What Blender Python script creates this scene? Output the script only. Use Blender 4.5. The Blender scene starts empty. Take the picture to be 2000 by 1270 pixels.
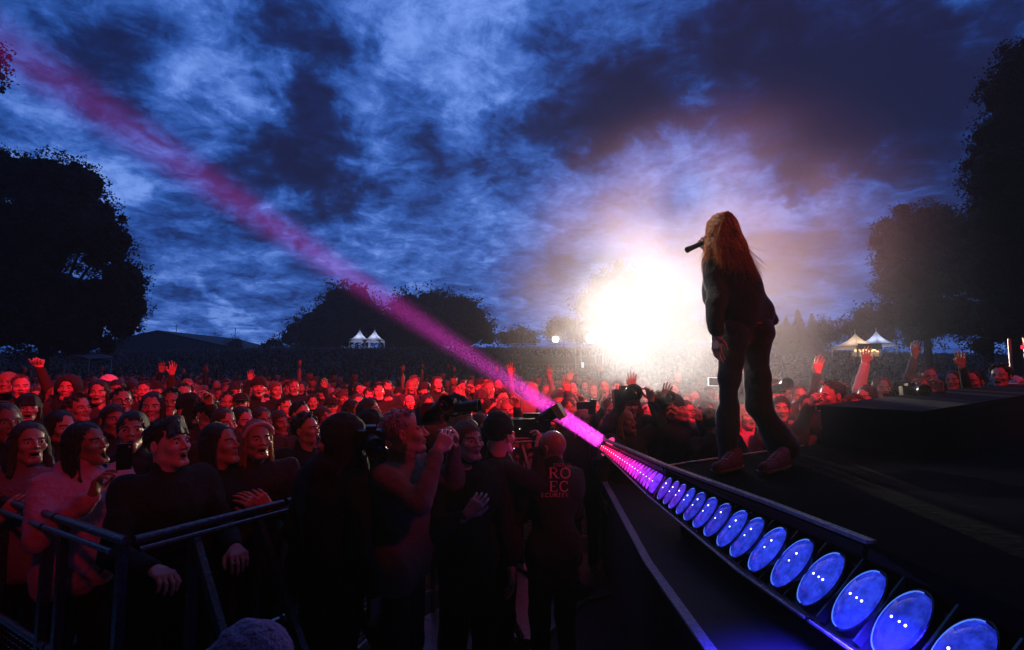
import bpy, bmesh, math, random
import numpy as np
from mathutils import Vector, Matrix
rnd = random.Random(11)
nr = np.random.RandomState(5)
S = bpy.context.scene
C = S.collection
R = math.radians

# ------------------------------------------------------------------ camera
PITCH = math.atan(.085)
CAMZ = 2.0
cd = bpy.data.cameras.new('camera'); cam = bpy.data.objects.new('camera', cd); C.objects.link(cam)
cam.location = (0, 0, CAMZ); cam.rotation_euler = (math.pi/2+PITCH, 0, 0)
cd.lens = 18; cd.sensor_width = 36; cd.clip_start = .05; cd.clip_end = 2000
S.camera = cam
_c, _s = math.cos(PITCH), math.sin(PITCH)
def ray(px, py):                       # direction of a photo pixel (2000 x 1270)
    a = (px-1000)/1000; b = (635-py)/1000
    return Vector((a, _c-b*_s, _s+b*_c))
def P(px, py, Y):
    d = ray(px, py); return Vector((0, 0, CAMZ))+d*(Y/d.y)
def PZ(px, py, z):
    d = ray(px, py); return Vector((0, 0, CAMZ))+d*((z-CAMZ)/d.z)

# ------------------------------------------------------------------ exposure, render settings
S.view_settings.view_transform = 'Standard'; S.view_settings.look = 'None'
S.view_settings.gamma = 1; S.view_settings.exposure = 0
S.cycles.max_bounces = 4; S.cycles.diffuse_bounces = 2; S.cycles.glossy_bounces = 2
S.cycles.transmission_bounces = 2; S.cycles.transparent_max_bounces = 8; S.cycles.volume_bounces = 0
S.cycles.sample_clamp_indirect = 2.0
S.cycles.use_denoising = True

# ------------------------------------------------------------------ sky (dusk, broken cloud)
W = bpy.data.worlds.new("World"); S.world = W; W.use_nodes = True
nt = W.node_tree; nt.nodes.clear()
def N(t, **k):
    n = nt.nodes.new(t)
    for a, b in k.items(): setattr(n, a, b)
    return n
def L(a, b): nt.links.new(a, b)
def math_(op, a, b=None, clamp=False):
    n = N('ShaderNodeMath', operation=op, use_clamp=clamp)
    for i, v in enumerate((a, b)):
        if v is None: continue
        if isinstance(v, (int, float)): n.inputs[i].default_value = v
        else: L(v, n.inputs[i])
    return n.outputs[0]
def vmath(op, a, b=None, out=0):
    n = N('ShaderNodeVectorMath', operation=op)
    for i, v in enumerate((a, b)):
        if v is None: continue
        if isinstance(v, (tuple, list)): n.inputs[i].default_value = v
        else: L(v, n.inputs[i])
    return n.outputs[out]
tc = N('ShaderNodeTexCoord')
D = tc.outputs['Generated']
sep = N('ShaderNodeSeparateXYZ'); L(D, sep.inputs[0])
# cloud-deck plane coordinates
zz = math_('ADD', math_('MAXIMUM', sep.outputs['Z'], 0.0), 0.22)
cx = math_('DIVIDE', sep.outputs['X'], zz); cy = math_('DIVIDE', sep.outputs['Y'], zz)
comb = N('ShaderNodeCombineXYZ'); L(cx, comb.inputs[0]); L(cy, comb.inputs[1])
def noise(vec, scale, detail, rough, dist=0, off=(0, 0, 0)):
    n = N('ShaderNodeTexNoise'); n.inputs['Scale'].default_value = scale; n.inputs['Detail'].default_value = detail
    n.inputs['Roughness'].default_value = rough; n.inputs['Distortion'].default_value = dist
    L(vmath('ADD', vec, off), n.inputs['Vector']); return n
n1 = noise(comb.outputs[0], 1.7, 9, .6, .35, (3.1, 1.7, 0))
n2 = noise(comb.outputs[0], 5.5, 11, .66, .6, (7.1, 0, 2))
n3 = noise(D, 5.0, 4, .55, 0, (0, 4, 1))
n4 = noise(D, 13.0, 10, .64, .4, (9, 4, 1))
warp = vmath('SCALE', vmath('SUBTRACT', n3.outputs['Color'], (.5, .5, .5))); warp.node.inputs['Scale'].default_value = .34
warp2 = vmath('SCALE', vmath('SUBTRACT', n4.outputs['Color'], (.5, .5, .5))); warp2.node.inputs['Scale'].default_value = .17
DW = vmath('ADD', vmath('ADD', D, warp), warp2)
# cloud banks: (photo px, py of the bank, half width, half height, tilt deg, amount)  + dark, - bright
BANKS = [(600, 180, 85, 190, 0, .50), (560, 60, 110, 60, 0, .25), (600, 330, 80, 80, 0, .35), (800, 250, 40, 70, 20, .25),
  (1090, 80, 75, 50, -15, .36), (1330, 170, 170, 90, -25, .42), (1560, 130, 130, 110, 0, .46), (1450, 260, 220, 60, 12, .38), (1150, 260, 110, 45, 20, .22),
  (1700, 230, 140, 90, 20, .42), (1880, 60, 130, 80, 0, .42), (1810, 150, 80, 90, 0, .32), (1760, 420, 110, 60, 0, .22), (1580, 330, 120, 50, 10, .25), (1000, 350, 60, 26, 10, .2),
  (250, 140, 80, 60, 30, .30), (30, 200, 70, 90, 60, .16), (90, 60, 120, 45, 30, .28), (330, 330, 60, 60, 0, .22), (330, 440, 120, 30, 20, .12), (430, 590, 60, 14, 35, .28), (330, 560, 60, 18, 0, .12),
  (1250, 500, 200, 40, 0, .10), (1640, 560, 100, 60, 0, .10), (980, 560, 160, 30, 0, .10), (790, 410, 70, 50, 0, .10),
  (380, 130, 80, 90, 0, -.26), (500, 170, 60, 90, 0, -.22), (740, 120, 60, 120, 0, -.20), (900, 130, 110, 130, 0, -.18), (700, 350, 50, 60, 0, -.26),
  (1430, 210, 75, 32, 35, -.50), (1350, 320, 130, 35, 0, -.26), (1180, 350, 150, 40, -15, -.18), (1240, 80, 60, 45, 0, -.16), (960, 240, 80, 60, 0, -.12),
  (80, 200, 110, 60, 40, -.26), (130, 290, 100, 40, 40, -.16), (400, 580, 50, 16, 40, -.42), (470, 620, 60, 14, 30, -.28), (350, 640, 120, 16, 0, -.10),
  (560, 440, 90, 30, 10, -.14), (880, 460, 120, 60, 0, -.05), (1500, 400, 120, 40, 0, -.16), (1600, 390, 120, 20, -10, -.22), (1010, 110, 60, 60, 0, -.10), (620, 500, 80, 40, 0, -.06)]
acc = None
for (px, py, w, h, tilt, amt) in BANKS:
    d = ray(px, py).normalized()
    rt = Vector((d.y, -d.x, 0)).normalized(); up = rt.cross(d)
    k = 1/ray(px, py).length
    t = R(tilt)
    ax = (rt*math.cos(t)-up*math.sin(t)); ay = (rt*math.sin(t)+up*math.cos(t))
    df = vmath('SUBTRACT', DW, tuple(d))
    ux = math_('MULTIPLY', vmath('DOT_PRODUCT', df, tuple(ax), 1), 1000/w/k*.8)
    uy = math_('MULTIPLY', vmath('DOT_PRODUCT', df, tuple(ay), 1), 1000/h/k*.8)
    q = math_('ADD', math_('MULTIPLY', ux, ux), math_('MULTIPLY', uy, uy))
    e = math_('MULTIPLY', math_('POWER', 2.718, math_('MULTIPLY', q, -.8)), amt)
    acc = e if acc is None else math_('ADD', acc, e)
base = math_('ADD', math_('MULTIPLY', n1.outputs['Fac'], .70), math_('MULTIPLY', n2.outputs['Fac'], .72))
n5 = noise(comb.outputs[0], 15.0, 8, .7, .8, (2, 5, 1))
base = math_('ADD', base, math_('MULTIPLY', math_('SUBTRACT', n5.outputs['Fac'], .5), .42))
cov = math_('ADD', math_('MULTIPLY', math_('SUBTRACT', base, .71), 1.32), .71)
cov = math_('ADD', cov, math_('MULTIPLY', acc, .74))
rampn = N('ShaderNodeValToRGB'); L(math_('MULTIPLY', cov, .625), rampn.inputs[0])
cr = rampn.color_ramp; cr.interpolation = 'B_SPLINE'
stops = [(.25, (.22, .39, .98)), (.37, (.072, .19, .66)), (.46, (.028, .105, .44)), (.53, (.015, .062, .29)), (.59, (.008, .030, .155)), (.66, (.008, .017, .09)), (.78, (.006, .009, .045))]
while len(cr.elements) < len(stops): cr.elements.new(.5)
for e, (p_, c_) in zip(cr.elements, stops): e.position = p_; e.color = (*c_, 1)
sky = N('ShaderNodeTexSky'); sky.sky_type = 'NISHITA'; sky.sun_disc = False
sky.sun_elevation = R(-4); sky.sun_rotation = R(20)
mixs = N('ShaderNodeMix', data_type='RGBA', blend_type='ADD'); mixs.inputs['Factor'].default_value = .05
L(rampn.outputs[0], mixs.inputs['A']); L(sky.outputs[0], mixs.inputs['B'])
bg = N('ShaderNodeBackground'); bg.inputs['Strength'].default_value = .95
# the sky behind the stage is darkened to cut its fill light
dk = N('ShaderNodeMapRange'); dk.interpolation_type = 'SMOOTHSTEP'; L(sep.outputs['Y'], dk.inputs['Value'])
for i_, v_ in ((1, -.13), (2, .5), (3, .04), (4, 1.0)): dk.inputs[i_].default_value = v_
mulk = N('ShaderNodeMix', data_type='RGBA', blend_type='MULTIPLY'); mulk.inputs['Factor'].default_value = 1
L(mixs.outputs['Result'], mulk.inputs['A']); L(dk.outputs[0], mulk.inputs['B']); L(mulk.outputs['Result'], bg.inputs[0]); wo = N('ShaderNodeOutputWorld'); L(bg.outputs[0], wo.inputs[0])

# ------------------------------------------------------------------ lights of the place (stage wash on the roof truss, out of frame)
def lamp(name, kind, loc, power, col, target=None, size=60, blend=.6, rad=.1):
    d = bpy.data.lights.new(name, kind); o = bpy.data.objects.new(name, d); C.objects.link(o)
    o.location = loc; d.energy = power; d.color = col
    if kind == 'SUN': d.angle = R(20)
    elif kind != 'AREA': d.shadow_soft_size = rad
    if kind == 'SPOT': d.spot_size = R(size); d.spot_blend = blend
    if target is not None:
        o.rotation_euler = (Vector(target)-Vector(loc)).to_track_quat('-Z', 'Y').to_euler()
    return o
RED = (1, .012, .035)
lamp('dusk_sun', 'SUN', (0, 0, 30), .012, (.4, .55, 1), target=(0, -20, 22))
for tg_, sz_, pw_ in (((2.3, 7.0, 1.6), 21, 15000), ((-.6, 7.6, 1.6), 20, 21000), ((.8, 11, 1.5), 26, 9000), ((-3.4, 8.6, 1.6), 20, 5000)):
    lamp('stage_wash', 'SPOT', (3.5, -1.5, 9), pw_, RED, target=tg_, size=sz_, blend=.9, rad=.12)
lamp('stage_wash', 'SPOT', (5.0, -1.5, 9), 9000, RED, target=(-6.6, 7.2, 1.6), size=13, blend=1, rad=.12)
lamp('stage_wash', 'SPOT', (5.0, -1.5, 9), 3500, RED, target=(-6, 9, 1.6), size=36, blend=1, rad=.12)
lamp('stage_wash', 'SPOT', (2.5, -4, 6), 560, RED, target=(-2.4, 3.5, 2.0), size=21, blend=1, rad=.2)
lamp('stage_wash', 'SPOT', (9, 1, 8), 900, RED, target=(5.5, 7.5, 1.6), size=50, blend=1, rad=.25)
# follow spots on the control tower
LA = P(1155, 661, 38); LB = P(1085, 663, 38)
WARM = (1, .95, .90)
lamp('follow_spot_light', 'SPOT', LA+Vector((-.05, -.25, 0)), 21000, (1, .98, .97), target=P(1405, 565, 4.4), size=9.8, blend=1, rad=.12)
lamp('follow_spot_light', 'SPOT', LB+Vector((.0, -.25, 0)), 26000, WARM, target=P(1412, 550, 3.8), size=4.8, blend=.9, rad=.1)
lamp('follow_spot_light', 'SPOT', LA+Vector((.05, -.25, 0)), 43000, (1, .97, .95), target=(1.40, 3.5, 2.65), size=4.2, blend=.6, rad=.12)
# magenta beam fixture at the far end of the light strip
BS = P(1172, 862, 4.72); BT = P(350, 318, 4.0)
bl = lamp('beam_light', 'AREA', BS, 480, (.88, .04, .62), target=BT); bl.data.shape = 'DISK'; bl.data.size = .13; bl.data.spread = R(5.4)
lamp('follow_spot_halo', 'SPOT', LA+Vector((0, -.3, 0)), 17000, (1, .8, .5), target=(1, 0, 4), size=26, blend=1, rad=.3)  # added lamps that put a bloom round both follow spots
lamp('follow_spot_halo', 'SPOT', LB+Vector((0, -.3, 0)), 12000, (1, .8, .5), target=(1, 0, 4), size=26, blend=1, rad=.2)
lamp('pit_wash', 'SPOT', (4, -1.5, 6.5), 620, RED, target=(.35, 3.3, 1.45), size=9, blend=.9, rad=.1)
lamp('pit_wash', 'SPOT', (4, -1.5, 6.5), 330, RED, target=(-.6, 2.85, 1.6), size=8.5, blend=1, rad=.1)
lamp('singer_wash', 'SPOT', (6, -1.5, 5), 400, (1, .10, .05), target=(1.6, 3.5, 2.6), size=22, blend=.8, rad=.1)
lamp('added_rim_spot', 'SPOT', (-3.6, 6.2, 9.4), 2200, (1, .86, .74), target=(1.42, 3.5, 3.05), size=9, blend=.6, rad=.08)  # added unseen lamp, gives the singer's hair its rim light
lamp('strip_spill', 'SPOT', P(1720, 1200, 1.62)+Vector((-.06, 0, .08)), 520, (.03, .02, 1), target=(.95, 1.75, .2), size=98, blend=1, rad=.1)
lamp('strip_spill', 'SPOT', P(1230, 900, 4.2)+Vector((-.06, 0, .08)), 200, (1, .03, .45), target=(-2.1, 2.5, 1.25), size=30, blend=1, rad=.1)

# ------------------------------------------------------------------ helpers
def tag(o, label=None, cat=None, group=None, kind=None):
    if label: o['label'] = label
    if cat: o['category'] = cat
    if group: o['group'] = group
    if kind: o['kind'] = kind
    return o
def empty(name, loc, rz=0, label=None, cat=None, group=None):
    o = bpy.data.objects.new(name, None); C.objects.link(o); o.location = loc; o.rotation_euler = (0, 0, rz)
    o.empty_display_size = .1
    return tag(o, label, cat, group)
def mat(name, col, rough=.7, metal=0, emit=None, es=1, bump=0, bscale=20, var=0, trans=0, spec=None, sheen=0):
    m = bpy.data.materials.new(name); m.use_nodes = True; t = m.node_tree; b = t.nodes['Principled BSDF']
    b.inputs['Base Color'].default_value = (*col, 1); b.inputs['Roughness'].default_value = rough; b.inputs['Metallic'].default_value = metal
    if spec is not None: b.inputs['Specular IOR Level'].default_value = spec
    if sheen: b.inputs['Sheen Weight'].default_value = sheen
    if emit: m.cycles.emission_sampling = 'NONE'; b.inputs['Emission Color'].default_value = (*emit, 1); b.inputs['Emission Strength'].default_value = es
    if var or bump:
        n = t.nodes.new('ShaderNodeTexNoise'); n.inputs['Scale'].default_value = bscale; n.inputs['Detail'].default_value = 5
        co = t.nodes.new('ShaderNodeTexCoord'); t.links.new(co.outputs['Object'], n.inputs['Vector'])
        if var:
            r = t.nodes.new('ShaderNodeValToRGB'); r.color_ramp.elements[0].position = .3; r.color_ramp.elements[1].position = .7
            r.color_ramp.elements[0].color = (*[c*(1-var) for c in col], 1); r.color_ramp.elements[1].color = (*[min(1, c*(1+var)) for c in col], 1)
            t.links.new(n.outputs['Fac'], r.inputs[0]); t.links.new(r.outputs[0], b.inputs['Base Color'])
        if bump:
            bp = t.nodes.new('ShaderNodeBump'); bp.inputs['Strength'].default_value = bump; bp.inputs['Distance'].default_value = .02
            t.links.new(n.outputs['Fac'], bp.inputs['Height']); t.links.new(bp.outputs[0], b.inputs['Normal'])
    return m
def randmat(name, cols, rough=.8, bump=.3, bscale=60):     # one colour per object, picked by Object Info
    m = mat(name, cols[0], rough, bump=bump, bscale=bscale); t = m.node_tree
    oi = t.nodes.new('ShaderNodeObjectInfo'); r = t.nodes.new('ShaderNodeValToRGB'); r.color_ramp.interpolation = 'CONSTANT'
    while len(r.color_ramp.elements) < len(cols): r.color_ramp.elements.new(.5)
    for i, (e, c) in enumerate(zip(r.color_ramp.elements, cols)): e.position = i/len(cols); e.color = (*c, 1)
    t.links.new(oi.outputs['Random'], r.inputs[0]); t.links.new(r.outputs[0], t.nodes['Principled BSDF'].inputs['Base Color'])
    return m
def npmesh(name, V, F, mats, mi=None, parent=None, smooth=True, loc=None):
    """V (n,3) array, F list/array of faces; every face quads or tris (array) or a mixed list"""
    me = bpy.data.meshes.new(name)
    if isinstance(F, np.ndarray) and F.ndim == 2:
        k = F.shape[1]; n = len(F)
        me.vertices.add(len(V)); me.vertices.foreach_set('co', np.asarray(V, np.float32).ravel())
        me.loops.add(n*k); me.loops.foreach_set('vertex_index', F.astype(np.int32).ravel())
        me.polygons.add(n); me.polygons.foreach_set('loop_start', np.arange(0, n*k, k, dtype=np.int32))
        try: me.polygons.foreach_set('loop_total', np.full(n, k, np.int32))
        except Exception: pass
    else:
        me.from_pydata([tuple(v) for v in V], [], [tuple(f) for f in F])
    for m in (mats if isinstance(mats, (list, tuple)) else [mats]): me.materials.append(m)
    if mi is not None: me.polygons.foreach_set('material_index', np.asarray(mi, np.int32))
    me.polygons.foreach_set('use_smooth', np.full(len(me.polygons), smooth))
    me.update(calc_edges=True); me.validate()
    o = bpy.data.objects.new(name, me); C.objects.link(o)
    if parent is not None: o.parent = parent
    if loc is not None: o.location = loc
    return o
class MB:
    def __init__(s): s.v = []; s.f = []; s.m = []
    def add(s, vs, fs, m=0):
        b = len(s.v); s.v += [tuple(v) for v in vs]; s.f += [tuple(b+i for i in f) for f in fs]; s.m += [m]*len(fs); return s
    def box(s, c, d, m=0, M=None):
        x, y, z = [q/2 for q in d]; c = Vector(c)
        vs = [Vector((a*x, b*y, e*z)) for a in (-1, 1) for b in (-1, 1) for e in (-1, 1)]
        if M is not None: vs = [M@v for v in vs]
        return s.add([c+v for v in vs], [(0, 1, 3, 2), (4, 6, 7, 5), (0, 4, 5, 1), (2, 3, 7, 6), (0, 2, 6, 4), (1, 5, 7, 3)], m)
    def tube(s, a, b, r, r2=None, n=10, m=0, cap=True):
        a = Vector(a); b = Vector(b); r2 = r if r2 is None else r2
        d = (b-a); 
        if d.length < 1e-6: return s
        q = d.to_track_quat('Z', 'Y')
        vs = [a+q@Vector((r*math.cos(t), r*math.sin(t), 0)) for t in [2*math.pi*i/n for i in range(n)]]
        vs += [b+q@Vector((r2*math.cos(t), r2*math.sin(t), 0)) for t in [2*math.pi*i/n for i in range(n)]]
        fs = [(i, (i+1) % n, n+(i+1) % n, n+i) for i in range(n)]
        if cap: fs += [tuple(range(n-1, -1, -1)), tuple(range(n, 2*n))]
        return s.add(vs, fs, m)
    def path(s, pts, r, n=8, m=0):
        for a, b in zip(pts[:-1], pts[1:]): s.tube(a, b, r, n=n, m=m)
        return s
    def bar(s, a, b, w, h, m=0):      # rectangular bar
        a = Vector(a); b = Vector(b); d = b-a
        x = d.cross(Vector((0, 0, 1)));  x = x.normalized() if x.length > 1e-5 else Vector((1, 0, 0)); y = x.cross(d).normalized()
        vs = [p+x*i*w/2+y*j*h/2 for p in (a, b) for i, j in ((-1, -1), (1, -1), (1, 1), (-1, 1))]
        return s.add(vs, [(3, 2, 1, 0), (4, 5, 6, 7), (0, 1, 5, 4), (1, 2, 6, 5), (2, 3, 7, 6), (3, 0, 4, 7)], m)
    def lathe(s, o, prof, n=20, m=0, M=None):
        o = Vector(o); vs = []
        for r, z in prof:
            for i in range(n):
                v = Vector((r*math.cos(2*math.pi*i/n), r*math.sin(2*math.pi*i/n), z))
                vs.append(o+(M@v if M is not None else v))
        k = len(prof)
        fs = [(j*n+i, j*n+(i+1) % n, (j+1)*n+(i+1) % n, (j+1)*n+i) for j in range(k-1) for i in range(n)]
        fs += [tuple(range(n-1, -1, -1)), tuple((k-1)*n+i for i in range(n))]
        return s.add(vs, fs, m)
    def prism(s, poly, off, m=0):      # polygon (3-D points) extruded by vector off
        n = len(poly); off = Vector(off); poly = [Vector(p) for p in poly]
        return s.add(poly+[p+off for p in poly], [tuple(range(n-1, -1, -1)), tuple(range(n, 2*n))]+[(i, (i+1) % n, n+(i+1) % n, n+i) for i in range(n)], m)
    def build(s, name, mats, parent=None, smooth=False, loc=None):
        if loc is not None: s.v = [tuple(Vector(v)-Vector(loc)) for v in s.v]
        o = npmesh(name, s.v, s.f, mats, s.m, parent, smooth)
        if loc is not None: o.location = loc
        if smooth:
            try: o.data.set_sharp_from_angle(angle=R(40))
            except Exception: pass
        return o

# ---- signed-distance modelling: smooth unions of tapered limbs, meshed with surface nets
def cap_(a, b, ra, rb=None, k=.02): return ('c', np.array(a, float), np.array(b, float), ra, ra if rb is None else rb, k)
def ell_(c, r, k=.02, sub=False, M=None): return ('s' if sub else 'e', np.array(c, float), np.array(r, float), M, None, k)
def snets(prims, h, pad=.03, warp=None):
    los, his = [], []
    for p in prims:
        if p[0] == 'c': rr = max(p[3], p[4]); los.append(np.minimum(p[1], p[2])-rr); his.append(np.maximum(p[1], p[2])+rr)
        elif p[0] == 'e': m = p[2].max() if p[3] is not None else p[2]; los.append(p[1]-m); his.append(p[1]+m)
    lo = np.min(los, 0)-pad; hi = np.max(his, 0)+pad
    n = np.ceil((hi-lo)/h).astype(int)+1
    ax = [lo[i]+h*np.arange(n[i]) for i in range(3)]
    D_ = np.full(n, .5, np.float32)
    for p in prims:
        k = p[5]; m = pad+k*2
        if p[0] == 'c': rr = max(p[3], p[4]); a0 = np.minimum(p[1], p[2])-rr-m; a1 = np.maximum(p[1], p[2])+rr+m
        else: q = p[2].max() if p[3] is not None else p[2]; a0 = p[1]-q-m; a1 = p[1]+q+m
        i0 = np.clip(np.floor((a0-lo)/h).astype(int), 0, n); i1 = np.clip(np.ceil((a1-lo)/h).astype(int)+1, 0, n)
        if (i1 <= i0).any(): continue
        sl = tuple(slice(i0[i], i1[i]) for i in range(3))
        X, Y, Z = np.meshgrid(*[ax[i][sl[i]] for i in range(3)], indexing='ij', sparse=True)
        if p[0] == 'c':
            a, b = p[1], p[2]; ab = b-a; L2 = max(ab@ab, 1e-9)
            t = np.clip(((X-a[0])*ab[0]+(Y-a[1])*ab[1]+(Z-a[2])*ab[2])/L2, 0, 1)
            d = np.sqrt((X-a[0]-t*ab[0])**2+(Y-a[1]-t*ab[1])**2+(Z-a[2]-t*ab[2])**2)-(p[3]+t*(p[4]-p[3]))
        else:
            x, y, z = X-p[1][0], Y-p[1][1], Z-p[1][2]
            if p[3] is not None:
                M = p[3]; x, y, z = (M[0][0]*x+M[0][1]*y+M[0][2]*z, M[1][0]*x+M[1][1]*y+M[1][2]*z, M[2][0]*x+M[2][1]*y+M[2][2]*z)
            r = p[2]; k0 = np.sqrt((x/r[0])**2+(y/r[1])**2+(z/r[2])**2); k1 = np.sqrt((x/r[0]**2)**2+(y/r[1]**2)**2+(z/r[2]**2)**2)
            d = k0*(k0-1)/np.maximum(k1, 1e-6)
        cur = D_[sl]
        if p[0] == 's':
            d = -d; hh = np.clip(.5+.5*(cur-d)/k, 0, 1)     # smooth max
            D_[sl] = d*(1-hh)+cur*hh+k*hh*(1-hh)
        else:
            hh = np.clip(.5+.5*(cur-d)/k, 0, 1)
            D_[sl] = cur*(1-hh)+d*hh-k*hh*(1-hh)
    if warp is not None:
        X, Y, Z = np.meshgrid(*ax, indexing='ij', sparse=True); D_ = D_+warp(X, Y, Z)
    ins = D_ < 0
    c = np.zeros(np.array(n)-1, np.uint8)
    for dx in (0, 1):
        for dy in (0, 1):
            for dz in (0, 1): c += ins[dx:n[0]-1+dx, dy:n[1]-1+dy, dz:n[2]-1+dz]
    act = (c > 0) & (c < 8); I = np.argwhere(act)
    idx = np.full(act.shape, -1, np.int64); idx[act] = np.arange(len(I))
    corner = [(a, b, e) for a in (0, 1) for b in (0, 1) for e in (0, 1)]
    val = {q: D_[I[:, 0]+q[0], I[:, 1]+q[1], I[:, 2]+q[2]] for q in corner}
    s_ = np.zeros((len(I), 3)); cnt = np.zeros(len(I))
    for q in corner:
        for a in range(3):
            if q[a]: continue
            w = list(q); w[a] = 1; w = tuple(w); A, B = val[q], val[w]
            x = (A < 0) != (B < 0); t = np.where(x, A/np.where(x, A-B, 1), 0)
            pt = np.tile(np.array(q, float), (len(I), 1)); pt[:, a] += t
            s_[x] += pt[x]; cnt[x] += 1
    V = lo+h*(I+s_/cnt[:, None])
    F = []
    for a in range(3):
        b, e = (a+1) % 3, (a+2) % 3
        sl0 = [slice(None)]*3; sl1 = [slice(None)]*3; sl0[a] = slice(0, -1); sl1[a] = slice(1, None)
        x = ins[tuple(sl0)] != ins[tuple(sl1)]
        E_ = np.argwhere(x); E_ = E_[(E_[:, b] > 0) & (E_[:, e] > 0)]
        E_ = E_[(E_[:, b] < n[b]-1) & (E_[:, e] < n[e]-1)]
        sg = ins[E_[:, 0], E_[:, 1], E_[:, 2]]
        def g(db, de):
            q = E_.copy(); q[:, b] += db; q[:, e] += de; return idx[q[:, 0], q[:, 1], q[:, 2]]
        q = np.stack([g(-1, -1), g(0, -1), g(0, 0), g(-1, 0)], 1); q[~sg] = q[~sg][:, ::-1]; F.append(q)
    return V, np.concatenate(F)
def fnoise(amp, f, seed=0):
    r = np.random.RandomState(seed); K = [(r.normal(size=3)*f, r.rand()*6.28) for _ in range(5)]
    def w(X, Y, Z):
        o = 0
        for k, ph in K: o = o+np.sin(k[0]*X+k[1]*Y+k[2]*Z+ph+1.5*np.sin(k[1]*X*.6+k[2]*Y*.5-k[0]*Z*.7))
        return (o*amp/3).astype(np.float32)
    return w
def rotm(yaw, pitch, roll=0):       # face looks -Y; yaw>0 turns it to +X, pitch>0 looks up
    return np.array(Matrix.Rotation(yaw, 3, 'Z')@Matrix.Rotation(-pitch, 3, 'X')@Matrix.Rotation(roll, 3, 'Y'))

# ------------------------------------------------------------------ materials
M_skin = randmat('skin', [(.52, .33, .25), (.60, .42, .33), (.45, .28, .20), (.58, .38, .30), (.30, .17, .11), (.55, .36, .27)], .38, .08, 90)
M_lip = mat('lips', (.36, .12, .11), .4)
M_mouth = mat('mouth_inside', (.02, .006, .006), .6)
M_eye = mat('eye_white', (.7, .7, .7), .2)
M_iris = mat('iris', (.015, .01, .01), .2)
M_brow = mat('eyebrow', (.04, .025, .02), .8)
M_hair = randmat('hair_mixed', [(.02, .012, .008), (.05, .03, .018), (.008, .006, .005), (.16, .09, .045), (.035, .02, .012), (.3, .2, .1)], .55, .6, 140)
M_hdark = mat('hair_dark', (.014, .009, .007), .5, bump=.6, bscale=160)
M_hbrown = mat('hair_brown', (.05, .028, .016), .5, bump=.6, bscale=160)
M_hblond = mat('hair_blond', (.30, .18, .07), .5, bump=.6, bscale=160)
M_hgrey = mat('hair_grey', (.40, .38, .38), .6, bump=.6, bscale=160)
M_cloth = randmat('crowd_cloth', [(.008, .008, .01), (.02, .02, .024), (.012, .016, .035), (.05, .05, .055), (.006, .006, .006), (.16, .15, .15), (.04, .012, .012), (.012, .012, .014), (.03, .035, .02)], .9)
M_black = mat('black_cloth', (.008, .008, .009), .9, bump=.4, bscale=40)
M_char = mat('charcoal_cloth', (.02, .02, .022), .9, bump=.4, bscale=50)
M_tan = mat('tan_cloth', (.20, .13, .09), .9, bump=.4, bscale=40)
M_pink = mat('pink_cloth', (.55, .28, .42), .95, bump=1, bscale=22)
M_white = mat('white_cloth', (.7, .68, .68), .85, bump=.2, bscale=60)
M_fleece = mat('fleece_cloth', (.30, .27, .34), 1, bump=1, bscale=90)
M_trous = mat('trousers_dark', (.010, .011, .016), .9, bump=.3, bscale=40)
M_shoe = mat('shoe', (.03, .03, .03), .6)
M_bmetal = mat('black_metal', (.012, .012, .013), .45, .3, bump=.1, bscale=60)
M_plast = mat('black_plastic', (.012, .012, .013), .32)
M_glassd = mat('dark_glass', (.01, .01, .015), .06, spec=.8)
M_galv = mat('galvanised_steel', (.34, .34, .36), .33, .85, bump=.15, bscale=50, var=.25)
M_alu = mat('aluminium_trim', (.62, .58, .52), .45, .5, bump=.4, bscale=40, var=.3)

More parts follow.
